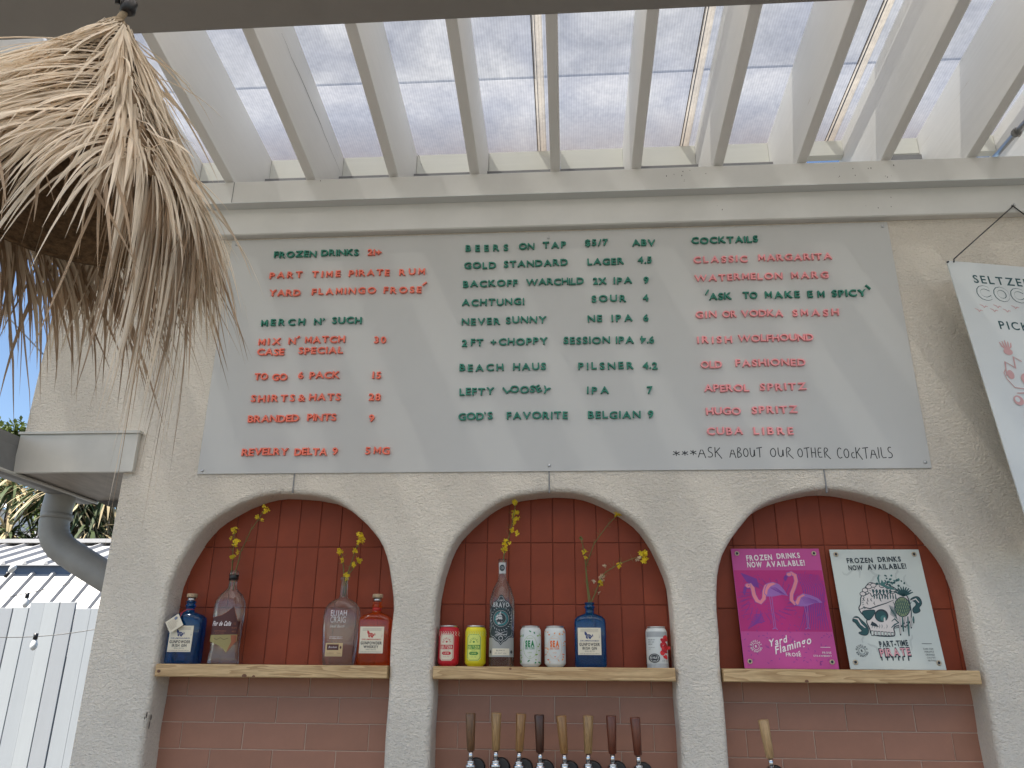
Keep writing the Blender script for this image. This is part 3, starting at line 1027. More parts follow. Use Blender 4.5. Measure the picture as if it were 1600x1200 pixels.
MB().add([(XA, yt + .002, zt_ - 0.3), (XB, yt + .002, zt_ - 0.3), (XB, yt + .002, zw - 0.006), (XA, yt + .002, zw - 0.006)], [(0, 1, 2, 3)]).obj('wall', 'shadewall', shed)
ts = math.tan(math.radians(19.5))
yu0, yu1 = yt - 0.06, 6.5
MB().add([(XA, yu0, zw), (XB, yu0, zw), (XB, yu1, zw + ts * (yu1 - yu0)), (XA, yu1, zw + ts * (yu1 - yu0)),
          (XA, yu0, zw - .012), (XB, yu0, zw - .012)], [(0, 1, 2, 3), (4, 5, 1, 0)]).obj('upper_roof', 'metalroof', shed)
x = -5.89 - 0.235 * 12
while x < XB:
    V = []
    for y in (yu0 - 0.002, yu1):
        z = zw + ts * (y - yu0)
        V += [Vector((x - 0.024, y, z)), Vector((x - 0.010, y, z + 0.034)), Vector((x + 0.010, y, z + 0.034)), Vector((x + 0.024, y, z))]
    MB().add(V, [(0, 1, 5, 4), (1, 2, 6, 5), (2, 3, 7, 6), (4, 5, 6, 7), (0, 3, 2, 1)]).obj('roof_rib', 'metalroof', shed)
    x += 0.235
zr = zw + ts * (yu1 - yu0)
MB().box(XA, XB, yu1 - 0.16, yu1 + 0.02, zr - 0.01, zr + 0.035).obj('ridge_cap', 'metalroof', shed)
MB().box(XA, XB, yu1 + 0.03, yu1 + 1.6, 0, zr - 0.08).obj('wall', 'shadewall', shed)
MB().box(XA, XB, yb_ + 0.25, yu1, 0, zbm + 0.2).obj('wall', 'shadewall', shed)


def leaf_card(m, p, d, wd, ln, mi=0, droop=0.0, seg=1, up=Vector((0, 0, 1))):
    d = d.normalized()
    s_ = d.cross(up)
    if s_.length < 1e-3: s_ = Vector((1, 0, 0))
    s_.normalize()
    V = []
    for i in range(seg + 1):
        t = i / seg
        q = p + d * (ln * t) + Vector((0, 0, -droop * ln * t * t))
        ww = wd * (math.sin(PI * (0.12 + 0.8 * t)) if seg > 1 else (0.5, 0.1)[i])
        if seg > 1 and i == seg: ww = wd * 0.05
        V += [q - s_ * ww / 2, q + s_ * ww / 2]
    m.add(V, [(2 * i, 2 * i + 1, 2 * i + 3, 2 * i + 2) for i in range(seg)], mi)


def rdir():
    while True:
        v = Vector((random.uniform(-1, 1), random.uniform(-1, 1), random.uniform(-1, 1)))
        if 0.1 < v.length < 1: return v.normalized()


def screwpine(name, label, base, heads, hh, rad_, n_per):
    t = thing(name, label, 'plant', base)
    tr = MB()
    hs = []
    for k in range(heads):
        p = Vector((random.uniform(-1, 1) * hh, random.uniform(-.5, .5), random.uniform(0.55, 1.0) * rad_[1]))
        hs.append(p)
        tr.tube([(p.x * 0.1, p.y * .2, 0), (p.x * 0.6, p.y * .6, p.z * 0.55), p], [0.07, 0.045, 0.03], 7)
    tr.obj('trunk', 'bark', t)
    for k, p in enumerate(hs):
        lf = MB()
        for i in range(n_per):
            d = rdir(); d.z = abs(d.z) * 1.1 - 0.25
            leaf_card(lf, p + rdir() * 0.04, d, random.uniform(.03, .055), random.uniform(.5, .85), 0 if random.random() < 0.62 else 1, random.uniform(0.35, 1.0), 5)
        tag(lf.obj('crown', ['strap', 'drystrap'], t), kind='stuff')
    return t


c = at(28, 800, y=8.2)
screwpine('screw_pine', 'tall clump of dark strap-leaved plants behind the white metal roof', (c.x, 8.2, 0), 36, 1.6, (1, 4.0), 105)


def shrub(name, label, base, rx_, rz_, n, ls, mk='bush', cat='tree', z0=0.9):
    t = thing(name, label, cat, base)
    tr = MB()
    tr.tube([(0, 0, 0), (0.03, 0, z0 * .6), (0, 0, z0 + rz_ * .4)], [0.06, 0.05, 0.03], 7)
    for k in range(6):
        a = k * 1.05
        tr.tube([(0, 0, z0 * 0.8), (math.cos(a) * rx_ * .5, math.sin(a) * rx_ * .5, z0 + rz_ * random.uniform(.6, 1.3))], [0.03, 0.012], 5)
    tr.obj('trunk', 'bark', t)
    lf = MB()
    cl = [(rdir(), random.uniform(0.35, 1.0)) for _ in range(26)]
    for i in range(n):
        cd, cr_ = random.choice(cl)
        p = cd * cr_ + rdir() * random.uniform(0, 0.30)
        p = Vector((p.x * rx_, p.y * rx_, p.z * rz_ + z0 + rz_))
        leaf_card(lf, p, rdir(), ls * random.uniform(.5, 1), ls * random.uniform(.9, 1.7), 0, 0.2, 2)
    tag(lf.obj('crown', mk, t), kind='stuff')
    return t


c = at(150, 825, y=11)
shrub('green_shrub', 'yellow green shrub seen between the downspout and the wall', (c.x, 11, 0), 1.5, 1.1, 3400, 0.08, z0=2.25)
c = at(125, 810, y=9.5)
shrub('dark_shrub', 'darker twiggy shrub just right of the strap-leaved clump', (c.x, 9.5, 0), 0.55, 0.8, 900, 0.07, z0=2.2)
c = at(14, 690, y=14)
shrub('distant_tree', 'bright green treetop showing above the grey gutter at the left edge', (c.x - 0.3, 14, 0), 1.5, 1.2, 3600, 0.11, z0=c.z - 1.95)

# white house far behind
hz = 30.0
c0, c1 = at(100, 803, y=hz), at(200, 803, y=hz)
hs_ = thing('white_house', 'distant white house with grey gable roof behind the green shrub', 'house')
zt2 = at(150, 795, y=hz).z
ztr = at(150, 782, y=hz).z
z0h = at(150, 806, y=hz).z - 0.4
MB().box(c0.x - 4, c1.x + 3, hz, hz + 6, 0, zt2).obj('wall', 'housewhite', hs_)
MB().add([(c0.x - 4.4, hz - .4, zt2), (c1.x + 3.4, hz - .4, zt2), (c1.x + 3.4, hz + 3, ztr + .6), (c0.x - 4.4, hz + 3, ztr + .6)], [(0, 1, 2, 3)]).obj('roof', 'housewhite', hs_)
for k in range(7):
    x = c0.x + 0.25 + k * 0.42
    MB().box(x, x + 0.22, hz - 0.03, hz - 0.004, zt2 - 0.42, zt2 - 0.12).obj('window', 'winglass', hs_)
hs2 = thing('grey_roof_house', 'low house with grey shingle roof half hidden by the shrub', 'house')
c2 = at(160, 845, y=22)
MB().box(c2.x - 3, c2.x + 3, 22, 26, 0, c2.z).obj('wall', 'housewhite', hs2)
MB().add([(c2.x - 3.3, 21.7, c2.z - .1), (c2.x + 3.3, 21.7, c2.z - .1), (c2.x + 3.3, 24, c2.z + .9), (c2.x - 3.3, 24, c2.z + .9)], [(0, 1, 2, 3)]).obj('roof', 'houseroof', hs2)

# string lights and their wires
def wire_pts(p0, p1, sag, n=14):
    return [p0.lerp(p1, i / n) + Vector((0, 0, -sag * 4 * (i / n) * (1 - i / n))) for i in range(n + 1)]


for (wl, ends, sag, bulbs, lab) in (
        ('upper', ((-60, 945, 2.4), (175, 893, 2.6)), 0.02, ((43, 929, 2.45, True), (10, 899, 2.42, False)), 'thin upper string light wire crossing in front of the white metal roof'),
        ('lower', ((-60, 992, 1.9), (160, 981, 2.1)), 0.03, ((56, 993, 1.98, True),), 'lower string light wire crossing the white fence boards'),):
    A = at(ends[0][0], ends[0][1], y=ends[0][2]); B = at(ends[1][0], ends[1][1], y=ends[1][2])
    sw = MB().tube([A + (A - B) * 4 + Vector((0, 0, .25)), A + (A - B) * 1.5 + Vector((0, 0, .03))] + wire_pts(A, B, sag) + [B + (B - A) * 1.5], 0.0026, 6)
    t = thing('string_light_wire', lab, 'wire')
    sw.obj('wire', 'black', t)
    for bx, by, byy, lit in bulbs:
        P = at(bx, by, y=byy)
        bt = thing('string_light_bulb', {43: 'clear hanging bulb with black socket in front of the ribbed roof', 10: 'bulb tilted sideways near the left edge above the others', 56: 'clear hanging bulb with black socket in front of the fence boards'}[bx], 'light bulb', P, group='string light bulbs over the yard')
        MB().tube([(0, 0, 0.012), (0, 0, -0.022)], 0.0125, 10).obj('socket', 'black', bt)
        MB().rings([(-0.0225, .009, .009, 2), (-0.032, .014, .014, 2), (-0.048, .0195, .0195, 2), (-0.064, .0195, .0195, 2), (-0.078, .012, .012, 2), (-0.082, .003, .003, 2)], 14).obj('glass', 'bulb', bt)
        if not lit: bt.rotation_euler = (0, math.radians(-145), 0)
cb = thing('overhead_cable', 'thin black cable slanting across the sky at far left', 'cable')
cA, cB = at(-60, 430, y=1.2), at(0, 482, y=1.2)
MB().tube([cB + (cA - cB) * 22, cA, at(0, 482, y=1.2), at(66, 552, y=0.6), at(80, 566, y=0.32)], 0.0035, 6).obj('cable', 'black', cb)

# ================================================================== SHELVES
SZ = 1.488
shelf_x = [(-1.2555, -0.517), (-0.3745, 0.3625), (0.5045, 1.2475)]
slab = ['pine shelf board in the left arch holding four bottles', 'pine shelf board in the middle arch holding five cans and two bottles', 'pine shelf board in the right arch holding two posters']
for (a, b), lb_ in zip(shelf_x, slab):
    t = thing('wooden_shelf', lb_, 'shelf', ((a + b) / 2, 0.043, SZ), group='pine shelves in the arches')
    hx = (b - a) / 2 - 0.0006
    bb = MB()
    r_ = 0.003
    V = []
    for xx in (-hx, hx):
        V += [(xx, -0.055, -0.038 + r_), (xx, -0.055 + r_, -0.038), (xx, 0.0535, -0.038), (xx, 0.0535, 0), (xx, -0.055 + r_, 0), (xx, -0.055, -r_)]
    F = [(k, (k + 1) % 6, 6 + (k + 1) % 6, 6 + k) for k in range(6)] + [(5, 4, 3, 2, 1, 0), (6, 7, 8, 9, 10, 11)]
    o = bb.add(V, F).obj('plank', 'pine', t)
    o.data.transform(Matrix.Translation((random.uniform(0, 5), 0, 0)))
    off = o.data.vertices[0].co.x + hx
    o.location.x = -off
    kn = {0: [(-0.357, -0.022, .006), (-0.08, -0.034, .008), (-0.05, -0.035, .005)], 1: [(-0.13, -0.006, .004)], 2: [(-0.13, -0.034, .006)]}[shelf_x.index((a, b))]
    for (kx, kz, kr) in kn:
        d = Decal().ell(kx, kz, kr, kr * .8, 'knot', 12)
        d.build('knot', t, fmap=lambda X, Z, o_: Vector((X, -0.0552 - o_, max(-0.0365, Z))))

# ================================================================== MENU BOARD
W, H, ZB = 2.438, 0.914, 2.10
mb = thing('menu_board', 'large light grey menu board with green, coral and pink raised letters', 'menu board', (0, -0.006, ZB))
pn = bevel_box(W / 2, 0.0028, H / 2, 0.0008)
pn.obj('panel', ['board'], mb, (0, 0.0028, H / 2))
for x, y in ((369.5, 382), (857, 371.5), (1379, 353.5), (858, 727), (1446, 722), (316, 735)):
    P = at(x, y, y=-0.008)
    s_ = MB().rings([(0, .0055, .0055, 2), (.002, .0055, .0055, 2), (.0035, .004, .004, 2), (.004, .001, .001, 2)], 12)
    s_.obj('screw', 'steel', mb, (P.x, -0.0002, P.z - ZB), (math.radians(90), 0, 0))

LET = 0.0240
DEPTH = 0.0088
_lm = {}


def letter_mesh(ch, col, h):
    key = (ch, col, h)
    if key in _lm: return _lm[key]
    off = 0.010 if ch in 'MNW&' else 0.017
    V, F, tw = text_geo(ch, h, None, off, xs=1.14)
    if ch == 'M':
        V = [(a_ * h, b_ * h) for a_, b_ in ((0, 0), (0, 1), (.17, 1), (.49, .50), (.81, 1), (.98, 1), (.98, 0), (.80, 0), (.80, .66), (.49, .18), (.18, .66), (.18, 0))]
        F = [(0, 1, 2, 10, 11), (2, 3, 9, 10), (3, 4, 8, 9), (4, 5, 6, 7, 8)]
        tw = .98 * h
    # thicken: front face, sides and a small bevel made by an inner copy is skipped: sides only
    bm = bmesh.new()
    vs = [bm.verts.new((a - tw / 2, -DEPTH, b - h / 2)) for a, b in V]
    for f in F:
        try: bm.faces.new([vs[i] for i in f])
        except ValueError: pass
    bmesh.ops.recalc_face_normals(bm, faces=bm.faces[:])
    for f in bm.faces:
        if f.normal.y > 0: f.normal_flip()
    bd_ = [e for e in bm.edges if len(e.link_faces) == 1]
    r = bmesh.ops.extrude_edge_only(bm, edges=bd_)
    nv = [e for e in r['geom'] if isinstance(e, bmesh.types.BMVert)]
    for v in nv: v.co.y = 0.0
    bmesh.ops.recalc_face_normals(bm, faces=bm.faces[:])
    # keep the front facing the viewer
    fr = [f for f in bm.faces if all(abs(v.co.y + DEPTH) < 1e-6 for v in f.verts)]
    if fr and fr[0].normal.y > 0:
        bmesh.ops.reverse_faces(bm, faces=bm.faces[:])
    me = bpy.data.meshes.new('letter')
    bm.to_mesh(me); bm.free()
    me.materials.append(MT[col])
    _lm[key] = (me, tw)
    return _lm[key]


def word(txt, x0, x1, yc, col, h=LET, rots=None, dzs=None):
    ms = [letter_mesh(ch, col, h) for ch in txt]
    X0, X1 = at(x0, yc, y=-0.012).x, at(x1, yc, y=-0.012).x
    zc = at((x0 + x1) / 2, yc - 0.6, y=-0.012).z
    tw = sum(q[1] for q in ms)
    n = len(ms)
    if n == 1:
        gap = 0; X0 = (X0 + X1) / 2 - tw / 2
    else:
        gap = (X1 - X0 - tw) / (n - 1)
    kx = 1.0
    if n > 1 and gap < 0.0024:
        kx = max(0.72, (X1 - X0 - 0.0024 * (n - 1)) / tw)
        gap = (X1 - X0 - tw * kx) / (n - 1)
    x = X0
    for i, (me, wd) in enumerate(ms):
        wd = wd * kx
        o = link({'green': 'green_letter', 'coral': 'coral_letter', 'pink': 'pink_letter'}[col], me, mb)
        g_ = gap * random.uniform(0.85, 1.15) if 0 < i < n - 1 else gap
        o.location = (x + wd / 2, -0.0003, zc - ZB + random.uniform(-.0014, .0014) + (dzs[i] if dzs else 0))
        o.scale = (kx, 1, 1)
        o.rotation_euler = (0, random.uniform(-.05, .05) + (math.radians(-rots[i]) if rots else 0), 0)
        x += wd + gap


G, C_, K = 'green', 'coral', 'pink'
for a in (
        ('FROZEN', 428.4, 494.3, 397.8, G), ('DRINKS', 501.9, 560.2, 395.3, G), ('2I+', 574.6, 595.9, 395, C_),
        ('PART', 421.6, 472.2, 430.5, C_), ('TIME', 487.5, 531.7, 429, C_), ('PIRATE', 545.3, 608.6, 427, C_), ('RUM', 623.9, 663.9, 425.4, C_),
        ('YARD', 420.6, 469.4, 458.2, C_), ('FLAMINGO', 487.5, 587.4, 455.6, C_), ('FROSE', 599.7, 658.6, 453.7, C_),
        ('MERCH', 408.4, 476.4, 504.5, G), ('N', 490.7, 502, 502.8, G), ("SUCH", 519, 565, 501.3, G),
        ('MIX', 404.2, 438.6, 534.7, C_), ('N', 451, 462, 533.2, C_), ('MATCH', 476.9, 538.9, 531.3, C_), ('30', 584.8, 603.3, 531.3, C_),
        ('CASE', 402, 444, 550.8, C_), ('SPECIAL', 466.7, 536, 548.3, C_),
        ('TO', 397.8, 418.4, 589.3, C_), ('GO', 425.4, 448.8, 589.7, C_), ('6', 465.2, 474.7, 587.2, C_), ('PACK', 483.9, 530.6, 586.5, C_), ('I5', 582, 595.4, 586.5, C_),
        ('SHIRTS', 392.3, 460.3, 623.3, C_), ('&', 466.2, 476.9, 622.2, C_), ('HATS', 483.2, 532.1, 621.2, C_), ('28', 576.3, 594.8, 620.5, C_),
        ('BRANDED', 387.6, 467.3, 654.5, C_), ('PINTS', 480, 525.3, 652.6, C_), ('9', 576.3, 585.2, 653.5, C_),
        ('REVELRY', 378, 450.3, 706.6, C_), ('DELTA', 460.3, 511.3, 706.2, C_), ('9', 519, 527.9, 705.5, C_), ('5', 570.4, 578.9, 705.5, C_), ('MG', 584.2, 609, 704.7, C_),
        ('BEERS', 727.5, 794, 388, G), ('ON', 810.7, 835, 385.3, G), ('TAP', 848, 884.5, 383.3, G), ('$5/7', 914.2, 950.2, 379.7, G), ('ABV', 987.6, 1023.6, 380, G),
        ('GOLD', 725.2, 775, 415.3, G), ('STANDARD', 787.3, 887.2, 411.9, G), ('LAGER', 917.8, 974.5, 409, G), ('4.5', 996.6, 1018.4, 407, G),
        ('BACKOFF', 723.6, 808.5, 443.4, G), ('WARCHILD', 822.2, 912.2, 440.7, G), ('2X', 926.6, 947.5, 439.6, G), ('IPA', 958.8, 987.6, 438.9, G), ('9', 1005.3, 1013.9, 437.8, G),
        ('ACHTUNG!', 721.8, 819.3, 472.6, G), ('SOUR', 924.4, 978.4, 467, G), ('4', 1004.2, 1013.2, 465.4, G),
        ('NEVER', 721.4, 781.5, 503, G), ('SUNNY', 790.5, 853.5, 500.3, G), ('NE', 918.3, 940.8, 498.5, G), ('IPA', 955.4, 988, 497.8, G), ('6', 1004.9, 1013.5, 496.7, G),
        ('2', 721.8, 729.9, 536.3, G), ('FT', 735.6, 755.1, 535.4, G), ('+', 766.5, 775.3, 535.6, G), ('CHOPPY', 779.4, 855.7, 534, G), ('SESSION', 880.7, 953.2, 532.3, G), ('IPA', 962.2, 990.3, 531.8, G),
        ('.6', 1010.5, 1022.2, 531.4, G),
        ('BEACH', 718, 786.6, 574.8, G), ('HAUS', 801.7, 853, 573, G), ('PILSNER', 903.6, 989.8, 572, G), ('4.2', 1004.2, 1027.4, 571.8, G),
        ('LEFTY', 718, 772, 612.3, G), ('IPA', 917.2, 951.4, 610.3, G), ('7', 1011, 1020, 610, G),
        ("GOD", 716.2, 756, 651.3, G), ("S", 761.5, 770.2, 650.3, G), ('FAVORITE', 791.8, 887.2, 649.7, G), ('BELGIAN', 918.7, 1001, 648.6, G), ('9', 1012.3, 1021.3, 648.1, G),
        ('COCKTAILS', 1080.4, 1184.4, 375.3, G), ('CLASSIC', 1083.5, 1167.9, 405.8, K), ('MARGARITA', 1185, 1300, 402.3, K),
        ('WATERMELON', 1085.4, 1222.9, 433.3, K), ('MARG', 1236.6, 1294.4, 430.3, K),
        ('ASK', 1108, 1143.1, 463.6, G), ('TO', 1161, 1183.6, 462.2, G), ('MAKE', 1195.4, 1249.6, 461, G), ('EM', 1262, 1288.3, 460, G), ('SPICY', 1300, 1353.5, 458.9, G),
        ('GIN', 1086.8, 1119.8, 492.2, K), ('OR', 1128.6, 1150.8, 491, K), ('VODKA', 1158.3, 1223.7, 490.3, K), ('SMASH', 1238.6, 1310.9, 489.2, K),
        ('IRISH', 1089.5, 1144, 531.5, K), ('WOLFHOUND', 1153.3, 1271, 528.2, K),
        ('OLD', 1095, 1128, 570, K), ('FASHIONED', 1149.2, 1258.6, 567.3, K),
        ('APEROL', 1100, 1170.6, 607, K), ('SPRITZ', 1187.7, 1260, 605, K),
        ('HUGO', 1103.3, 1157.7, 643, K), ('SPRITZ', 1174.8, 1246.3, 640.8, K),
        ('CUBA', 1104.6, 1161, 674.3, K), ('LIBRE', 1177.5, 1239.4, 673.8, K)):
    word(*a)
word('LOOSEY', 787.5, 859.3, 609.4, G, rots=(38, 0, 3, -6, 24, -24), dzs=(0.001, .001, .001, .001, .003, -.002))
word('4', 1000.8, 1009, 531.6, G, rots=(178,))


def tick(px, py, ang_, ln, col):
    P = at(px, py, y=-0.012)
    m_ = MB().box(-0.0022, 0.0022, -DEPTH, 0, -ln / 2, ln / 2)
    m_.obj({'green': 'green_letter', 'coral': 'coral_letter'}[col], col, mb, (P.x, -0.0003, P.z - ZB), (0, math.radians(ang_), 0))


tick(663.4, 443.3, 50, 0.019, C_)
tick(505.8, 499, 30, 0.008, G)
tick(466.3, 526.8, 50, 0.012, C_)
tick(1104.8, 456.7, 30, 0.021, G)
tick(1356.3, 448.5, -42, 0.021, G)
tick(757.8, 645.3, -10, 0.007, G)

# marker handwriting, stroke letters in a unit box
HW = {'A': ([[(0, 0), (.42, 1), (.8, -.05)], [(.12, .38), (.72, .35)]], .8),
      'S': ([[(.55, .95), (.3, 1), (.12, .8), (.2, .58), (.5, .45), (.6, .22), (.4, .02), (.05, .05)]], .62),
      'K': ([[(.08, 1), (.05, 0)], [(.62, .95), (.08, .45)], [(.2, .55), (.75, -.12)]], .7),
      'B': ([[(.05, 0), (.12, 1), (.45, .95), (.5, .72), (.12, .52), (.55, .4), (.55, .12), (.05, 0)]], .6),
      'O': ([[(.35, .88), (.1, .7), (.05, .35), (.25, .05), (.55, .1), (.68, .5), (.55, .82), (.35, .88)]], .7),
      'U': ([[(.08, .95), (.05, .3), (.25, .02), (.5, .15), (.62, .95), (.6, .1)]], .7),
      'T': ([[(0, .9), (.75, .98)], [(.4, .93), (.36, -.02)]], .7),
      'R': ([[(.1, 0), (.1, .95), (.5, .92), (.58, .7), (.15, .45), (.8, -.15)]], .75),
      'H': ([[(.08, 1), (.06, 0)], [(.58, 1), (.55, 0)], [(.06, .5), (.58, .48)]], .65),
      'E': ([[(.55, .9), (.1, .95), (.06, .02), (.55, .05)], [(.08, .5), (.48, .5)]], .6),
      'C': ([[(.62, .85), (.35, 1), (.08, .65), (.08, .25), (.3, .0), (.62, .12)]], .65),
      'o': ([[(.25, .6), (.05, .35), (.2, .05), (.45, .15), (.45, .5), (.25, .6)]], .5),
      'c': ([[(.42, .55), (.15, .5), (.08, .2), (.25, .02), (.48, .1)]], .45),
      'I': ([[(.1, .98), (.08, 0)]], .2),
      'L': ([[(.08, 1), (.05, .0), (.6, .05)]], .6),
      '*': ([[(.0, .2), (.6, .65)], [(.3, .85), (.3, .0)], [(.05, .7), (.6, .15)]], .6)}
hwl = [('*', 1051, 1062, 707.5, .6), ('*', 1065, 1075, 707.5, .6), ('*', 1078, 1088, 706.3, .6), ('ASK', 1090.5, 1126.6, 706.8, 1), ('ABOUT', 1139.6, 1190.7, 706.8, 1), ('OUR', 1202.8, 1238, 706.6, 1),
       ('OTHER', 1245.7, 1296, 707, 1), ('COcKTAILS', 1307.3, 1394.2, 707.5, 1.08)]
for txt, x0, x1, yc, hs__ in hwl:
    dec = Decal()
    A, B = at(x0, yc, y=-0.006), at(x1, yc, y=-0.006)
    hh = 0.0345 * (hs__ if hs__ != 1 else 1)
    tot = sum(HW[c_][1] for c_ in txt) + 0.18 * (len(txt) - 1)
    k = (B.x - A.x) / tot
    x = A.x
    zz = (A.z + B.z) / 2 - ZB
    for c_ in txt:
        for st in HW[c_][0]:
            # round the corners a little
            P = [Vector((x + a_ * k, zz - hh / 2 + b_ * hh + random.uniform(-.0006, .0006))) for a_, b_ in st]
            if len(P) > 2:
                Q = [P[0]]
                for u_, v_ in zip(P[:-1], P[1:]): Q += [u_.lerp(v_, .25), u_.lerp(v_, .75)]
                Q.append(P[-1]); P = Q
            dec.stroke(P, 0.0030, 'ink')
        x += (HW[c_][1] + 0.18) * k
    dec.build('handwritten_word', mb, step=0.00001)

# ================================================================== HANGING SIGN
P = at(1479, 407, y=-0.13)
sg = thing('hanging_sign', 'white seltzer cocktails sign hanging askew by a black cord at the right edge', 'sign', tuple(P))
sg.rotation_mode = 'QUATERNION'
ex_ = Vector((math.cos(math.radians(12)), math.sin(math.radians(12)), 0))
ez_ = Vector((0, math.sin(math.radians(6.4)), math.cos(math.radians(6.4))))
ey_ = ez_.cross(ex_).normalized(); ez_ = ex_.cross(ey_).normalized()
sg.rotation_quaternion = Matrix((ex_, ey_, ez_)).transposed().to_quaternion()
SW, SH = 0.61, 0.93
pp = MB()
rc = 0.02
out = []
for cx_, cz_, a0 in ((rc * .3, -rc * .3, 90), (rc, -SH + rc, 180), (SW - rc, -SH + rc, 270), (SW - rc, -rc, 0)):
    rr_ = rc if cz_ < -0.01 or cx_ > .1 else rc * .3
    seq = range(0, 4)
    for k in seq:
        aa = math.radians(a0 + 90 * k / 3) if True else 0
        out.append((cx_ + rr_ * math.cos(aa), cz_ + rr_ * math.sin(aa)))
n = len(out)
V = [(a, 0, b) for a, b in out] + [(a, 0.004, b) for a, b in out]
pp.add(V, [tuple(range(n)), tuple(range(n, 2 * n))[::-1]] + [(k, n + k, n + (k + 1) % n, (k + 1) % n) for k in range(n)])
pp.obj('panel', 'signwhite', sg)
tq = flat('dark teal print', 38, 78, 82); pk = flat('faded pink print', 205, 160, 158)
d = Decal()
d.text('SELTZER', 0.078, -0.082, 0.030, tq, off=0.02, align='l', gap=0.2, xs=1.0)
# outlined capitals: a dark bold letter with a white slimmer one on it
for i, ch in enumerate('COCKTAIL'):
    d.text(ch, 0.074 + i * 0.062, -0.146, 0.050, tq, off=0.055, align='l', layer=2, xs=0.95)
    d.text(ch, 0.074 + i * 0.062 + 0.0030, -0.146, 0.050, 'signwhite', off=0.030, align='l', layer=3, xs=0.95)
d.text('PICK', 0.118, -0.257, 0.029, tq, off=0.015, align='l', gap=0.22)
for bx, bz in ((0.085, -0.175), (0.135, -0.172), (0.062, -0.192), (0.118, -0.188), (0.165, -0.186), (0.2, -0.17)):
    d.stroke([(bx - .014, bz + .007), (bx - .004, bz + .003), (bx, bz - .004), (bx + .006, bz + .002), (bx + .014, bz)], .0042, pk, layer=4, taper=True)
# faded pink drawings: a hand, a fruit, leaves
for k in range(5):
    d.stroke([(0.118, -0.338), (0.118 + (k - 2) * .008, -0.318 + (-abs(k - 2) * .002)), (0.118 + (k - 2) * .010, -0.300 - abs(k - 2) * .004)], .006, pk, layer=5 + k, taper=True)
d.ell(0.118, -0.342, .016, .012, pk)
d.stroke([(0.085, -0.43), (0.095, -0.38), (0.125, -0.40), (0.13, -0.36), (0.155, -0.375)], .008, pk, taper=True)
d.stroke([(0.082, -0.44), (0.10, -0.47), (0.15, -0.475)], .003, pk)
r9 = random.Random(9)
for k in range(70):
    x_, z_ = r9.uniform(.22, .54), r9.uniform(-.82, -.30)
    d.stroke([(x_, z_), (x_ + r9.uniform(-.02, .03), z_ + r9.uniform(.005, .03)), (x_ + r9.uniform(-.03, .04), z_ + r9.uniform(-.01, .04))], r9.uniform(.004, .011), pk, layer=9 + k % 5, taper=True)
for bx in (.25, .30, .35, .40, .45):
    d.stroke([(bx - .014, -.175 + .007), (bx, -.183), (bx + .014, -.175)], .0042, pk, layer=4, taper=True)
d.stroke([(0.082, -0.44), (0.078, -0.42), (0.09, -0.405)], .0025, pk)
d.ell(0.10, -0.425, .012, .016, pk)
d.ell(0.15, -0.44, .018, .022, pk)
d.ell(0.098, -0.515, .017, .017, pk); d.ell(0.095, -0.512, .008, .009, 'signwhite')
d.stroke([(0.10, -0.49), (0.135, -0.487), (0.17, -0.50)], .005, pk, taper=True)
for k in range(12):
    x_, z_ = random.uniform(.09, .2), random.uniform(-.76, -.56)
    d.stroke([(x_, z_), (x_ + random.uniform(-.02, .03), z_ + random.uniform(.005, .03)), (x_ + random.uniform(-.03, .04), z_ + random.uniform(-.01, .04))], random.uniform(.004, .010), pk, taper=True)
for k in range(5): d.ell(random.uniform(.10, .2), random.uniform(-.72, -.57), random.uniform(.006, .013), random.uniform(.005, .01), pk)
dl_, dp_ = Decal(), Decal()
dl_.items = [q_ for q_ in d.items if q_[2] != pk and q_[3] < 30 and q_[2] in (tq, 'signwhite') and len(q_[0]) != 20]
dp_.items = [q_ for q_ in d.items if q_ not in dl_.items]
dl_.build('lettering', sg)
tag(dp_.build('faded_drawings', sg), kind='stuff')
hook = at(1583, 322, y=-0.04)
mi_ = Matrix((ex_, ey_, ez_))
hl = mi_ @ (hook - Vector(sg.location))
MB().tube([(0.022, -0.004, -0.008), (0.024, -0.006, 0.004), (hl.x, hl.y + .0, hl.z)], 0.0022, 6).obj('cord', 'black', sg)
MB().tube([(hl.x, hl.y, hl.z), (SW - 0.03, -0.006, 0.004), (SW - 0.028, -0.004, -0.008)], 0.0022, 6).obj('cord', 'black', sg)
MB().tube([(hl.x, hl.y - .006, hl.z - 0.004), (hl.x, hl.y - .006, hl.z + 0.004), (hl.x, hl.y + .006, hl.z + 0.005)], 0.003, 6).obj('hook', 'steel', sg)
MB().tube([(0.002, -0.005, -0.008), (-0.004, -0.004, -0.010)], 0.003, 6).obj('cord_knot', 'black', sg)

# ================================================================== POSTERS
ink_w = flat('cream print', 232, 222, 222); mag = flat('magenta print', 178, 20, 112); mag2 = flat('orchid print', 186, 66, 138)
pur = flat('violet print', 118, 38, 140); sal = flat('salmon print', 222, 128, 140); mau = flat('mauve line', 150, 96, 170)


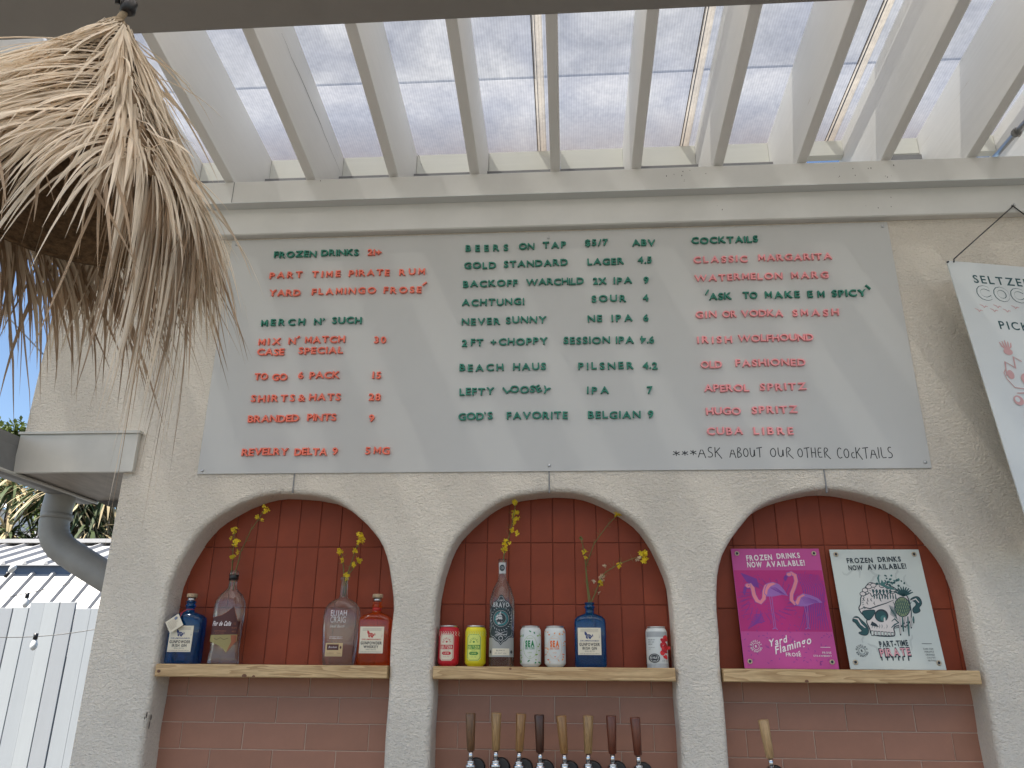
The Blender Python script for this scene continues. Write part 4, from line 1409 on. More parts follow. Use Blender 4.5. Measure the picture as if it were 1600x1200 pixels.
def poster(name, label, corners, mk, group):
    (x0, x1, zb_, zt2_, y0, y1) = corners
    ln = math.hypot(zt2_ - zb_, y1 - y0)
    t = thing(name, label, 'poster', (x0, y0, zb_), (-math.atan2(y1 - y0, zt2_ - zb_), 0, 0), group)
    wd = x1 - x0
    MB().box(0, wd, 0, 0.003, 0, ln).obj('sheet', mk, t)
    for gx, gz in ((.018, .02), (wd - .018, .02), (.018, ln - .016), (wd - .018, ln - .016)):
        V, F = [], []
        q = MB()
        n_ = 16
        for r_, y_ in ((0.0078, -0.0012), (0.0070, -0.0024), (0.0050, -0.0024), (0.0042, -0.0012)):
            for k in range(n_): V.append((r_ * math.cos(2 * PI * k / n_), y_, r_ * math.sin(2 * PI * k / n_)))
        for i in range(3):
            for k in range(n_): F.append((i * n_ + k, i * n_ + (k + 1) % n_, (i + 1) * n_ + (k + 1) % n_, (i + 1) * n_ + k))
        q.add(V, F, 0, True)
        q.add([(0.0043 * math.cos(2 * PI * k / n_), -0.0010, 0.0043 * math.sin(2 * PI * k / n_)) for k in range(n_)], [tuple(range(n_))], 1)
        q.obj('grommet', ['brass', 'black'], t, (gx, -0.0006, gz))
    return t, wd, ln


MT['brass'] = mat('brass', (0.50, 0.42, 0.30), 0.35, metal=0.9)
pz = SZ + 0.0012
t1, w1, l1 = poster('poster', 'magenta poster with two flamingos leaning on the right shelf', (0.5785, 0.8600, pz, 1.8575, 0.036, 0.088), mag2, 'posters on the right shelf')


def tf1(u, v):
    t_ = (v - 92) / 961
    L_ = 132 + 86 * t_; R_ = 848 + 132 * t_
    return (min(.997, max(.003, (u - L_) / (R_ - L_))) * w1, (1 - t_) * l1)


d = Decal()
d.poly([(152, 275), (870, 275), (944, 770), (196, 770)], mag, 1)
# dark brush fans
rs = random.Random(3)
for k in range(9):
    a_ = 215 + k * 4; d.stroke([(210 + k * 5, 300 + k * 8), (260 + k * 4, 322 + k * 8), (340 + k * 2, 350 + k * 8)], 15, pur, 2 + k, taper=True)
for k in range(7):
    d.stroke([(255 + k * 8, 750 - k * 18), (330 + k * 6, 705 - k * 12), (395 - k * 6, 690 - k * 14)], 10, pur, 2 + k, taper=True)
for k in range(12):
    x_ = 720 + k * 16
    d.stroke([(x_ - 60, 300 + k), (x_ - 10 + k * 3, 420), (x_ + 10 - k * 3, 560), (x_ - 20 + k * 2, 690), (x_ - 50 + k * 6, 760)], 8, pur, 14 + k, taper=True)
for k in range(10):
    z_ = 470 + k * 20
    d.stroke([(185 + k * 2, z_), (235, z_ - 12), (300, z_ - 22)], 4, pur, 27, taper=True) if k % 2 else None
for k in range(200):
    x_, z_ = rs.uniform(200, 930), rs.uniform(300, 1030)
    if not 150 + (z_ - 92) * .09 < x_ < 840 + (z_ - 92) * .13: continue
    an = rs.uniform(0, 6)
    d.stroke([(x_, z_), (x_ + 9 * math.cos(an), z_ + 9 * math.sin(an)), (x_ + 18 * math.cos(an + .5), z_ + 18 * math.sin(an + .5))], 5, pur, 28 + k % 3, taper=True)
# left flamingo
neckL = [(252, 408), (285, 398), (303, 425), (312, 480), (335, 525), (365, 540), (392, 510), (398, 450), (412, 410), (440, 395)]
for k in range(26):
    an = k * .25
    d.stroke([(430 + 250 * math.cos(an), 520 + 180 * math.sin(an)), (430 + 200 * math.cos(an + .1), 520 + 140 * math.sin(an + .1)), (430 + 160 * math.cos(an + .3), 520 + 100 * math.sin(an + .3))], 6, pur, 31, taper=True)
d.stroke(neckL, 36, mau, 32); d.stroke(neckL, 29, sal, 33)
d.poly([(402, 420), (425, 382), (470, 372), (520, 392), (560, 440), (588, 486), (540, 478), (470, 492), (420, 492), (395, 470)], mau, 34)
d.poly([(408, 424), (428, 388), (468, 378), (495, 388), (450, 408), (425, 440), (418, 480), (400, 466)], sal, 35)
for k in range(6): d.stroke([(440 + k * 8, 420 + k * 4), (490 + k * 10, 420 + k * 10), (540 + k * 7, 455 + k * 5)], 4, pur, 36 + k, taper=True)
d.ell(264, 404, 26, 20, mau, layer=36); d.ell(266, 404, 21, 16, sal, layer=37); d.ell(272, 400, 4, 4, pur, layer=38, n=8)
d.poly([(240, 405), (258, 420), (248, 450), (236, 485), (222, 462), (228, 425)], pur, 39)
for lx in ((438, 492, 455, 620, 468, 750), (456, 490, 468, 620, 482, 745)):
    d.stroke([(lx[0], lx[1]), (lx[2], lx[3]), (lx[4], lx[5])], 5, mau, 40)
d.stroke([(455, 752), (475, 742), (496, 755)], 7, mau, 41)
# right flamingo
neckR = [(585, 312), (620, 300), (650, 318), (658, 365), (640, 420), (618, 470), (615, 520), (640, 548), (680, 520)]
d.stroke(neckR, 34, mau, 42); d.stroke(neckR, 27, sal, 43)
d.poly([(640, 545), (665, 492), (710, 466), (770, 480), (830, 505), (864, 540), (800, 545), (740, 568), (690, 572), (655, 566)], mau, 44)
d.poly([(646, 542), (668, 498), (708, 474), (728, 480), (690, 505), (676, 545), (665, 560)], sal, 45)
for k in range(6): d.stroke([(690 + k * 6, 500 + k * 9), (750 + k * 6, 502 + k * 8), (820 + k * 4, 525 + k * 3)], 4, pur, 46 + k, taper=True)
d.ell(602, 310, 24, 18, mau, layer=46); d.ell(603, 310, 19, 13, sal, layer=47)
d.poly([(575, 315), (592, 326), (582, 355), (568, 370), (556, 345), (562, 325)], pur, 48)
for lx in ((720, 570, 735, 650, 738, 745), (742, 566, 745, 650, 750, 745)):
    d.stroke([(lx[0], lx[1]), (lx[2], lx[3]), (lx[4], lx[5])], 5, mau, 49)
d.stroke([(722, 750), (742, 740), (758, 748)], 7, mau, 50)
dt = Decal()
for s in d.items:
    dt.items.append(([tf1(*v) for v in s[0]], s[1], s[2], s[3]))


def T(dd, tf, txt, u0, u1, v, hpx, mk, off=0.03, shear=0, lay=60, slope=0.0):
    A = tf(u0, v); B = tf(u1, v + slope)
    h_ = abs(tf(u0, v)[1] - tf(u0, v - hpx)[1])
    dd.text(txt, A[0], A[1], h_, mk, width=math.hypot(B[0] - A[0], B[1] - A[1]), off=off, shear=shear, align='l', layer=lay, rot=math.atan2(B[1] - A[1], B[0] - A[0]))


T(dt, tf1, 'FROZEN', 260, 470, 195, 44, ink_w, slope=-8)
T(dt, tf1, 'DRINKS', 508, 697, 178, 42, ink_w, slope=-8)
T(dt, tf1, 'NOW', 265, 385, 250, 44, ink_w)
T(dt, tf1, 'AVAILABLE!', 420, 735, 248, 44, ink_w, slope=-14)
T(dt, tf1, 'Yard', 420, 568, 890, 50, ink_w, off=0.02, shear=.35, slope=-38)
T(dt, tf1, 'Flamingo', 472, 765, 945, 56, ink_w, off=0.02, shear=.35, slope=-85)
T(dt, tf1, 'FROSE', 556, 678, 960, 26, ink_w, off=0.02)
dt.stroke([tf1(655, 930), tf1(668, 920)], 0.002, ink_w, 61)
T(dt, tf1, 'FROSE', 850, 922, 938, 14, ink_w, off=0.01)
T(dt, tf1, 'STRAWBERRY', 778, 926, 962, 13, ink_w, off=0.01)
dt.stroke([tf1(835, 890), tf1(915, 890)], 0.0014, ink_w, 61)


def roundel(dd, tf, u, v, mk):
    c_ = tf(u, v)
    dd.arc_text('REVELRY', c_[0], c_[1], 0.0155, 0.0062, mk, math.radians(160), math.radians(20))
    dd.arc_text('BREWING', c_[0], c_[1], 0.0155, 0.0062, mk, math.radians(200), math.radians(340), inside=True)
    dd.ring(c_[0], c_[1], 0.0095, 0.0012, mk)
    dd.text('R', c_[0], c_[1] - 0.0035, 0.007, mk, off=0.03)


roundel(dt, tf1, 316, 886, ink_w)
dt.build('artwork', t1, step=0.00002)

paper = flat('pale grey poster', 196, 202, 196); dtl = flat('deep teal print', 22, 72, 74); blk = flat('navy outline', 24, 42, 50)
mtl = flat('mid teal print', 60, 110, 106); shd = flat('pale shadow print', 182, 188, 183); skin = flat('bone print', 208, 200, 196); ppk = flat('pink drip print', 214, 150, 158)
pgr = flat('pineapple olive', 120, 135, 100)
t2, w2, l2 = poster('poster', 'pale poster with a pineapple-eyed skull leaning right of the magenta one', (0.8935, 1.1745, pz, 1.8545, 0.036, 0.088), paper, 'posters on the right shelf')


def tf2(u, v):
    t_ = (v - 99) / 960
    L_ = 48 + 137 * t_; R_ = 782 + 173 * t_
    return (min(.997, max(.003, (u - L_) / (R_ - L_))) * w2, (1 - t_) * l2)


d = Decal()
for k in range(16):
    x_, z_ = rs.uniform(130, 820), rs.uniform(200, 980)
    L_ = 48 + 137 * (z_ - 99) / 960
    if not L_ + 60 < x_ < L_ + 650: continue
    pts_ = [(x_, z_)]
    an = rs.uniform(0, 6)
    for q in range(5):
        an += rs.uniform(-.9, .9); pts_.append((pts_[-1][0] + 26 * math.cos(an), pts_[-1][1] + 26 * math.sin(an)))
        if not L_ + 30 < pts_[-1][0] < L_ + 680: break
    if len(pts_) > 2: d.stroke(pts_, 18, shd, 1 + k, taper=True)


def chaikin(pts_, n_=2):
    for _ in range(n_):
        q_ = []
        for (a_, b_) in zip(pts_, pts_[1:] + pts_[:1]):
            q_ += [(a_[0] * .75 + b_[0] * .25, a_[1] * .75 + b_[1] * .25), (a_[0] * .25 + b_[0] * .75, a_[1] * .25 + b_[1] * .75)]
        pts_ = q_
    return pts_


def outline_poly(pts_, fill, w_=9, lay=20, line=blk):
    pts_ = chaikin(pts_)
    d.poly(pts_, fill, lay)
    d.stroke(pts_, w_, line, lay + 1, close=True)


# crossed bones (wave-like scrolls) left and right
outline_poly([(215, 690), (228, 655), (262, 650), (290, 680), (330, 715), (350, 760), (335, 800), (290, 800), (255, 778), (300, 770), (262, 735), (240, 700)], dtl, 6, 18)
outline_poly([(690, 520), (720, 495), (760, 488), (785, 520), (788, 555), (760, 580), (778, 610), (720, 632), (705, 590), (745, 560), (730, 530)], dtl, 6, 18)
d.stroke([(225, 665), (262, 672), (285, 712), (320, 742)], 12, skin, 20, taper=True)
d.stroke([(700, 525), (740, 510), (765, 540)], 12, skin, 20, taper=True)
# cranium
outline_poly([(268, 585), (292, 555), (290, 500), (318, 460), (330, 430), (380, 400), (440, 395), (500, 400), (560, 430), (620, 440), (670, 480), (690, 540), (700, 620), (690, 690), (640, 740), (590, 720), (545, 735), (560, 790), (545, 810), (360, 800), (358, 750), (325, 690), (355, 660), (300, 640)], skin, 9, 22)
# icing drips
outline_poly([(300, 470), (340, 405), (370, 372), (440, 395), (470, 380), (540, 400), (600, 440), (560, 470), (520, 455), (505, 500), (490, 465), (465, 490), (450, 450), (425, 490), (405, 470), (385, 500), (370, 455), (340, 480)], skin, 7, 25)
for k in range(6):
    x_ = 385 + k * 28
    d.poly([(x_, 440), (x_ + 10, 475 + 8 * (k % 2)), (x_ + 24, 450), (x_ + 14, 430)], dtl, 28)
for x_, z_ in ((318, 515), (350, 520), (378, 520), (402, 548), (455, 520), (345, 545)):
    d.stroke([(x_, z_ - 16), (x_ - 4, z_), (x_ + 6, z_ + 12)], 8, blk, 28, taper=True)
for k in range(14):
    an = 2.6 + k * .13
    d.stroke([(480 + 180 * math.cos(an), 560 - 130 * math.sin(an) * -1 - 20), (480 + 165 * math.cos(an), 560 + 118 * math.sin(an) - 20)], 5, dtl, 27)
for (cx_, cy_) in ((330, 440), (362, 412), (400, 400), (470, 402), (520, 412), (560, 436), (310, 470)):
    d.ell(cx_, cy_, 26, 20, blk, 14, layer=28); d.ell(cx_, cy_, 20, 14, skin, 14, layer=29)
for k in range(9):
    x_ = 400 + k * 22
    d.stroke([(x_, 470), (x_ + 4, 492 + 10 * (k % 3)), (x_ + 2, 512)], 12, dtl, 29, taper=True)
for k in range(9):
    d.stroke([(520 + k * 7, 560 + k * 3), (535 + k * 5, 600 + k * 6), (530 + k * 7, 640 + k * 5)], 4.5, dtl, 30, taper=True)
for k in range(7):
    d.stroke([(372 + k * 20, 745), (378 + k * 20, 728), (374 + k * 20, 715)], 5, dtl, 30, taper=True)
# plant on top
for k in range(30):
    x_, z_ = rs.gauss(545, 42), rs.gauss(372, 26)
    d.ell(x_, z_, rs.uniform(6, 15), rs.uniform(5, 11), dtl if k % 3 else mtl, 8, rot=rs.uniform(0, 3), layer=29 + k % 4)
d.poly([(455, 400), (470, 352), (500, 400), (560, 420), (590, 440), (540, 435), (490, 415)], mtl, 33)
d.stroke([(452, 395), (440, 340), (450, 312)], 16, mtl, 33, taper=True)
# eye sockets
outline_poly([(355, 600), (420, 600), (358, 690), (320, 665), (290, 610)], dtl, 6, 34)
d.stroke([(270, 600), (320, 580), (365, 590), (420, 570), (500, 545), (560, 520)], 10, blk, 36, taper=True)
d.ell(455, 645, 56, 52, blk, 20, layer=37); d.ell(452, 650, 44, 42, dtl, 20, layer=38); d.ell(470, 665, 24, 22, mtl, layer=39)
d.stroke([(478, 660), (480, 700), (474, 740)], 18, skin, 40, taper=True)
# nose, cheek
d.poly([(375, 690), (410, 710), (430, 735), (395, 730), (362, 720)], blk, 40)
d.stroke([(535, 690), (560, 670), (590, 700), (560, 715), (530, 740)], 14, dtl, 40, taper=True)
d.stroke([(545, 745), (600, 735), (640, 700), (690, 690)], 8, blk, 40, taper=True)
# teeth
for k in range(7):
    x_ = 362 + k * 27
    d.poly([(x_, 762 + k * 2), (x_ + 23, 763 + k * 2), (x_ + 22, 806), (x_ + 2, 802)], blk, 41)
    d.poly([(x_ + 4, 768 + k * 2), (x_ + 20, 768 + k * 2), (x_ + 19, 800), (x_ + 6, 797)], paper, 42)
# pineapple
for k in range(9):
    an = -2.6 + k * 0.27
    d.stroke([(640, 490), (640 + 45 * math.cos(an), 490 + 45 * math.sin(an)), (640 + 88 * math.cos(an), 490 + 80 * math.sin(an))], 15, dtl, 43, taper=True)
d.ell(628, 575, 66, 82, blk, 22, layer=44); d.ell(628, 575, 59, 75, pgr, 22, layer=45)
for k in range(-3, 4):
    d.stroke([(628 + k * 18 - 20, 510 + abs(k) * 8), (628 + k * 18 + 18, 640 - abs(k) * 8)], 5, dtl, 46)
    d.stroke([(628 + k * 18 + 20, 510 + abs(k) * 8), (628 + k * 18 - 18, 640 - abs(k) * 8)], 5, dtl, 47)
for k, (x_, ln_) in enumerate(((600, 800), (625, 770), (645, 740), (668, 805), (690, 745), (712, 705))):
    d.stroke([(x_, 650), (x_, (650 + ln_) / 2), (x_ + 2, ln_)], 17, blk, 48 + k % 2, taper=True)
    d.stroke([(x_, 650), (x_, (650 + ln_) / 2 - 4), (x_ + 2, ln_ - 12)], 10, mtl if k % 2 else skin, 50, taper=True)
dt = Decal()
for s in d.items:
    dt.items.append(([tf2(*v) for v in s[0]], s[1], s[2], s[3]))
T(dt, tf2, 'FROZEN', 192, 405, 215, 40, blk, slope=-4)
T(dt, tf2, 'DRINKS', 448, 636, 205, 40, blk, slope=-4)
T(dt, tf2, 'NOW', 203, 320, 275, 40, blk)
T(dt, tf2, 'AVAILABLE!', 360, 678, 272, 42, blk, slope=-12)
T(dt, tf2, 'PART-TIME', 430, 662, 890, 42, blk, off=0.035, slope=-12)
T(dt, tf2, 'PIRATE', 428, 682, 968, 62, blk, off=0.075, slope=-12, lay=61)
T(dt, tf2, 'PIRATE', 434, 678, 962, 54, ppk, off=0.02, slope=-12, lay=62)
for k, x_ in enumerate((440, 485, 530, 575, 610, 655)):
    dt.stroke([tf2(x_, 960), tf2(x_ + 2, 992)], 0.0035, blk, 60)
for k, tx in enumerate(('DARK RUM', 'PINEAPPLE', 'ORANGE', 'COCONUT', 'NUTMEG')):
    T(dt, tf2, tx, 780 + k * 8, 858 + k * 5, 908 + k * 22, 12, blk, off=0)
dt.stroke([tf2(768, 862), tf2(848, 862)], 0.0014, blk, 61)
roundel(dt, tf2, 283, 920, blk)
dt.build('artwork', t2, step=0.00002)

# ================================================================== BOTTLES AND CANS
def semap(hx, hy, e, yoff=0.0):
    def f(X, Z, off):
        q = max(0.0, 1 - (min(abs(X), hx * 0.995) / hx) ** e)
        return Vector((X, -hy * q ** (1 / e) - 0.0006 - off, Z))
    return f


BY = 0.042
crm = flat('cream label', 216, 206, 184); nav = flat('navy print', 36, 52, 104); dkp = flat('dark print', 34, 32, 36); rdp = flat('red print', 176, 40, 34)


def gin_bottle(x, label, mk, stopper, hx=0.0535, z=1.0, accent=None, second='IRISH GIN'):
    t = thing('bottle', label, 'bottle', (x, BY, SZ))
    hy = 0.032
    body = MB().rings([(0, hx * .93, hy * .93, 5), (.004, hx, hy, 5), (.132 * z, hx, hy, 5), (.142 * z, hx * .97, hy * .97, 4.5), (.151 * z, hx * .80, hy * .9, 3.5),
                       (.158 * z, hx * .45, hy * .65, 2.4), (.161 * z, .0145, .0145, 2), (.166 * z, .0135, .0135, 2), (.176 * z, .0135, .0135, 2), (.178 * z, .0165, .0165, 2), (.182 * z, .0165, .0165, 2),
                       (.184 * z, .0135, .0135, 2), (.188 * z, .0135, .0135, 2), (.190 * z, .0155, .0155, 2), (.194 * z, .0155, .0155, 2)], 40)
    body.obj('glass', mk, t)
    if stopper:
        MB().tube([(0, 0, .1942 * z), (0, 0, .206 * z)], .0125, 16).obj('stopper', 'steel', t)
        MB().rings([(.2062 * z, .016, .016, 2), (.207 * z, .017, .017, 2), (.217 * z, .017, .017, 2), (.2185 * z, .0155, .0155, 2)], 18).obj('stopper', 'cork', t)
    d = Decal()
    lx0, lx1, z0, z1 = -hx * .80, hx * .66, 0.036, 0.116
    d.rect(lx0, z0, lx1, z1, crm)
    ac = accent or nav
    cx_ = (lx0 + lx1) / 2
    wd = lx1 - lx0
    for k in range(3): d.stroke([(lx0 + .008, z1 - .005 - k * .0035), (lx1 - .008, z1 - .005 - k * .0035)], .0006, dkp)
    # leaping creature emblem
    ex, ez = cx_ - .003, z1 - .024
    for k, (a_, b_, r1, r2) in enumerate(((0, 0, .009, .005), (-.008, .006, .004, .005), (.007, -.003, .005, .003), (-.005, -.006, .0022, .004), (.004, -.007, .0022, .004), (-.010, .010, .0035, .002), (.013, .001, .004, .0015))):
        d.ell(ex + a_, ez + b_, r1, r2, ac, 10, rot=.3 * k)
    for k in range(3): d.stroke([(ex - .006 + k * .005, ez + .002), (ex - .002 + k * .004, ez - .003)], .0009, crm)
    d.text('DRUMSHANBO', cx_, z0 + .0395, .0040, ac, width=wd * .80, off=0.02)
    d.text('GUNPOWDER', cx_, z0 + .0265, .0084, dkp, width=wd * .88, off=0.03)
    d.text(second, cx_, z0 + .0155, .0078, dkp, width=wd * .62, off=0.03)
    d.text('SMALL BATCH', cx_, z0 + .0095, .0032, dkp, width=wd * .42)
    d.text('SLOW DISTILLED WITH BOTANICALS', cx_, z0 + .003, .0024, dkp, width=wd * .86)
    d.text('No 1', lx1 - .004, z0 + .05, .0030, ac, rot=PI / 2, align='l')
    d.build('label', t, fmap=semap(hx, hy, 5), cuts=0.008, step=0.00002)
    return t


def P0(x): return x


b1 = gin_bottle(-1.196, 'cobalt blue gin bottle with paper tag at the left end of the shelf', 'glass_blue', True)
tagm = MB()
tg = link('paper_tag', None, b1) if False else None
V = [(-.024, 0, -.021), (.024, 0, -.021), (.024, 0, .021), (-.024, 0, .021)]
q = MB().add(V + [(a, .0006, b) for a, _, b in V], [(0, 1, 2, 3), (7, 6, 5, 4)])
tg = q.obj('paper_tag', 'f_cream label', b1, (-.027, -.0415, .122), (math.radians(-6), math.radians(-34), 0))
dd_ = Decal()
for k in range(7): dd_.stroke([(-.019, .013 - k * .0042), (rs.uniform(.002, .016), .013 - k * .0042)], .0009, flat('faint brown print', 150, 130, 110))
dd_.ell(.012, .012, .006, .005, flat('grey blue print', 110, 120, 140), 10)
dd_.build('tag_print', tg)
MB().tube([(-.010, -.041, .146), (-.012, -.036, .156), (0.0, -.0165, .165), (.012, -.012, .165), (.0165, 0, .164), (0, .0165, .164), (-.0165, 0, .163), (-.013, -.022, .158), (-.011, -.040, .147)], .0009, 5).obj('string', 'redstring', b1) if False else None
MT['redstring'] = mat('red string', (0.45, 0.03, 0.04), 0.7)
MB().tube([(-.010, -.041, .141), (-.012, -.036, .156), (0.0, -.0175, .168), (.012, -.012, .168), (.0175, 0, .167), (0, .0175, .167), (-.0175, 0, .166), (-.013, -.022, .161), (-.011, -.040, .142)], .0010, 5).obj('string', 'redstring', b1)
b4 = gin_bottle(-0.574, 'amber red whiskey bottle with cream label beside the right end of the shelf', 'glass_amber', True, hx=0.0525, accent=rdp, second='WHISKEY')
MB().rings([(.1665, .0142, .0142, 2), (.1765, .0142, .0142, 2)], 18).obj('neck_band', rdp, b4)
MT_ = None
b6 = gin_bottle(0.111, 'open cobalt blue gin bottle used as a vase for yellow flowers', 'glass_blue', False, hx=0.049)

# tall clear rum bottle with a slanted brown and gold label
rb = thing('bottle', 'tall clear rum bottle with pointed brown and gold label', 'bottle', (-1.063, BY, SZ))
hx, hy = 0.0485, 0.030
MB().rings([(0, .046, .028, 3.2), (.004, .0485, .030, 3.2), (.020, .0475, .029, 3.2), (.045, .0445, .028, 3.2), (.09, .0455, .029, 3.2), (.150, .0485, .030, 3.2), (.178, .0490, .030, 3.2), (.198, .045, .028, 3), (.215, .036, .024, 2.6), (.228, .022, .019, 2.2),
            (.236, .0145, .0145, 2), (.25, .0130, .0130, 2), (.275, .0125, .0125, 2), (.277, .0150, .0150, 2), (.283, .0150, .0150, 2), (.293, .0135, .0135, 2)], 40).obj('glass', 'glass_clear', rb)
MB().rings([(.2625, .0152, .0152, 2), (.2800, .0156, .0156, 2)], 20).obj('neck_band', 'black', rb)
brn = flat('maroon label', 74, 28, 22); gld = flat('olive gold label', 150, 136, 84); org = flat('rust line', 150, 84, 52)
d = Decal()
d.poly([(-.046, .088), (.044, .090), (.046, .128), (.040, .134), (.026, .178), (.010, .163), (-.010, .150), (-.043, .142)], brn)
d.poly([(-.046, .068), (.044, .068), (.044, .090), (-.046, .088)], gld)
d.poly([(-.040, .068), (.043, .068), (.030, .050), (.018, .034), (.008, .046), (-.012, .058)], gld)
d.poly([(.030, .068), (.043, .068), (.043, .088), (.026, .088)], org)
d.poly([(.030, .050), (.018, .034), (.030, .068), (.043, .068)], org)
d.stroke([(-.043, .142), (-.010, .150), (.010, .163), (.026, .178), (.040, .134)], .0012, org)
d.text('Flor de Caña', -.009, .117, .0135, ink_w, width=.062, off=0.03, shear=.25)
d.text('CENTENARIO', -.010, .0985, .0038, org, width=.040)
d.text('SLOW AGED', -.010, .0925, .0030, org, width=.030)
d.text('12', .034, .121, .006, org); d.text('RUM', .034, .108, .0045, org); d.text('40%', .034, .097, .0045, org)
d.stroke([(-.028, .078), (-.018, .074), (-.006, .080), (.006, .074), (.02, .079)], .0012, brn)
d.build('label', rb, fmap=semap(.0475, .0298, 3.2), cuts=0.006, step=0.00002)

# flask bourbon bottle
fb = thing('bottle', 'clear flask shaped bourbon bottle with white lettering and small sprigs', 'bottle', (-0.687, BY, SZ))
MB().rings([(0, .046, .026, 3.4), (.004, .0485, .028, 3.6), (.05, .0530, .029, 3.6), (.11, .0575, .030, 3.6), (.150, .0590, .030, 3.4), (.172, .0560, .029, 3), (.188, .046, .025, 2.6), (.199, .031, .020, 2.3),
            (.205, .0150, .0150, 2), (.215, .0125, .0125, 2), (.24, .0115, .0115, 2), (.262, .0110, .0110, 2), (.264, .0140, .0140, 2), (.272, .0140, .0140, 2)], 40).obj('glass', 'glass_clear', fb)
tan_ = flat('tan label', 196, 168, 124)
d = Decal()
d.text('ELIJAH', -.003, .149, .0170, ink_w, width=.052, off=0.0)
d.text('CRAIG', -.004, .128, .0185, ink_w, width=.050, off=0.0)
d.text('Small Batch', -.006, .113, .0085, ink_w, width=.046, shear=.3)
d.text('KENTUCKY STRAIGHT', -.006, .083, .0028, ink_w, width=.042)
d.text('BOURBON WHISKEY', -.006, .0785, .0028, ink_w, width=.042)
d.rect(-.038, .026, .018, .066, tan_)
d.rect(-.033, .045, .005, .062, brn)
d.text('Bourbon', -.014, .051, .006, ink_w, width=.026, shear=.2)
d.text('94 PROOF    750ml', -.010, .034, .0030, brn, width=.046)
d.stroke([(-.036, .030), (.016, .030)], .0008, brn)
d.ell(.0115, .053, .003, .0045, brn, 10)
d.build('label', fb, fmap=semap(.0530, .0288, 3.6), cuts=0.006, step=0.00002)

# tall round tequila bottle
tb_ = thing('bottle', 'tallest clear tequila bottle with dark ornate teal label in the middle arch', 'bottle', (-0.168, BY, SZ))
MB().rings([(0, .036, .036, 2), (.003, .0395, .0395, 2), (.198, .0400, .0400, 2), (.212, .037, .037, 2), (.235, .0300, .0300, 2), (.25, .022, .022, 2), (.262, .0150, .0150, 2), (.275, .0125, .0125, 2), (.30, .0120, .0120, 2),
            (.315, .0140, .0140, 2), (.330, .0135, .0135, 2)], 40).obj('glass', 'glass_clear', tb_)
slv = flat('silver grey label', 150, 150, 146); tea = flat('teal ring', 40, 120, 122); lgt = flat('light grey print', 190, 190, 188); dk2 = flat('charcoal teal label', 36, 48, 52)
d = Decal()
d.rect(-.0385, .028, .0385, .085, slv)
out_ = []
import math as _m
for (a_, b_) in ((0, .062), (.008, .072), (.016, .075), (.024, .084), (.034, .088), (.037, .10), (.034, .115), (.037, .135), (.035, .155), (.037, .170), (.030, .182), (.024, .192), (.012, .200), (.004, .214)):
    out_.append((a_, b_))
full = out_ + [(-a_, b_) for a_, b_ in out_[::-1] if a_ > 0]
d.poly(full, dk2)
d.stroke([(a_ * .92, .14 + (b_ - .14) * .94) for a_, b_ in full], .0010, lgt, close=True)
d.ring(0, .142, .0195, .004, tea)
d.ring(0, .142, .0245, .0008, lgt); d.ring(0, .142, .0160, .0008, lgt)
for k in range(16):
    d.ell(rs.gauss(0, .006), .142 + rs.gauss(0, .007), rs.uniform(.002, .005), rs.uniform(.0015, .0035), lgt if k % 3 else dk2, 8, rot=rs.uniform(0, 3))
d.ell(-.003, .147, .007, .0075, lgt); d.ell(-.006, .148, .0018, .002, dk2); d.ell(.0, .148, .0018, .002, dk2); d.ell(.006, .135, .004, .003, dk2)
d.text('BRAVO', 0, .178, .0125, lgt, width=.050, off=0.03); d.text('CAMPO', 0, .194, .0055, lgt, width=.020, off=0.02)
d.text('TEQUILA PLATA', 0, .1695, .0035, tea, width=.034)
for k in range(26):
    an = k * .25
    d.stroke([(.030 * math.cos(an), .142 + .033 * math.sin(an)), (.0335 * math.cos(an + .1), .142 + .038 * math.sin(an + .1))], .0014, lgt, layer=40)
for k in range(10):
    d.stroke([(rs.uniform(-.02, .02), rs.uniform(.085, .105)), (rs.uniform(-.02, .02), rs.uniform(.09, .105))], .0009, lgt, layer=41)
d.ring(0, .083, .006, .0015, lgt)
d.rect(-.0265, .033, .0265, .053, crm); d.text('BLANCO', 0, .045, .0040, dkp, width=.026); d.text('100% AGAVE AZUL', 0, .0375, .0032, dkp, width=.036)
d.ell(.0325, .043, .003, .005, dkp, 10); d.ell(-.0325, .043, .003, .005, dkp, 10)
d.build('label', tb_, fmap=semap(.0400, .0400, 2), cuts=0.004, step=0.00002)
d = Decal(); d.rect(-.0105, .283, .0105, .318, lgt); d.ell(0, .301, .0085, .0105, dk2); d.text('CB', 0, .297, .008, lgt, width=.009)
d.build('neck_label', tb_, fmap=semap(.0145, .0145, 2), cuts=0.003, step=0.00002)


def can(x, label, body, prints):
    t = thing('can', label, 'can', (x, BY, SZ))
    R_ = .0330
    MB().rings([(0.000, .0235, .0235, 2), (.002, .0245, .0245, 2), (.007, .0305, .0305, 2), (.011, R_, R_, 2), (.104, R_, R_, 2), (.110, .0315, .0315, 2), (.1165, .0277, .0277, 2)], 36).obj('body', body, t)
    MB().rings([(.1165, .0277, .0277, 2), (.118, .0272, .0272, 2), (.1195, .0283, .0283, 2), (.1215, .0283, .0283, 2), (.1215, .0262, .0262, 2), (.1175, .0255, .0255, 2)], 36, cap=True).obj('rim', 'alu', t)
    d = Decal()
    prints(d)
    d.build('print', t, fmap=semap(R_, R_, 2), cuts=0.005, step=0.00002)
    return t


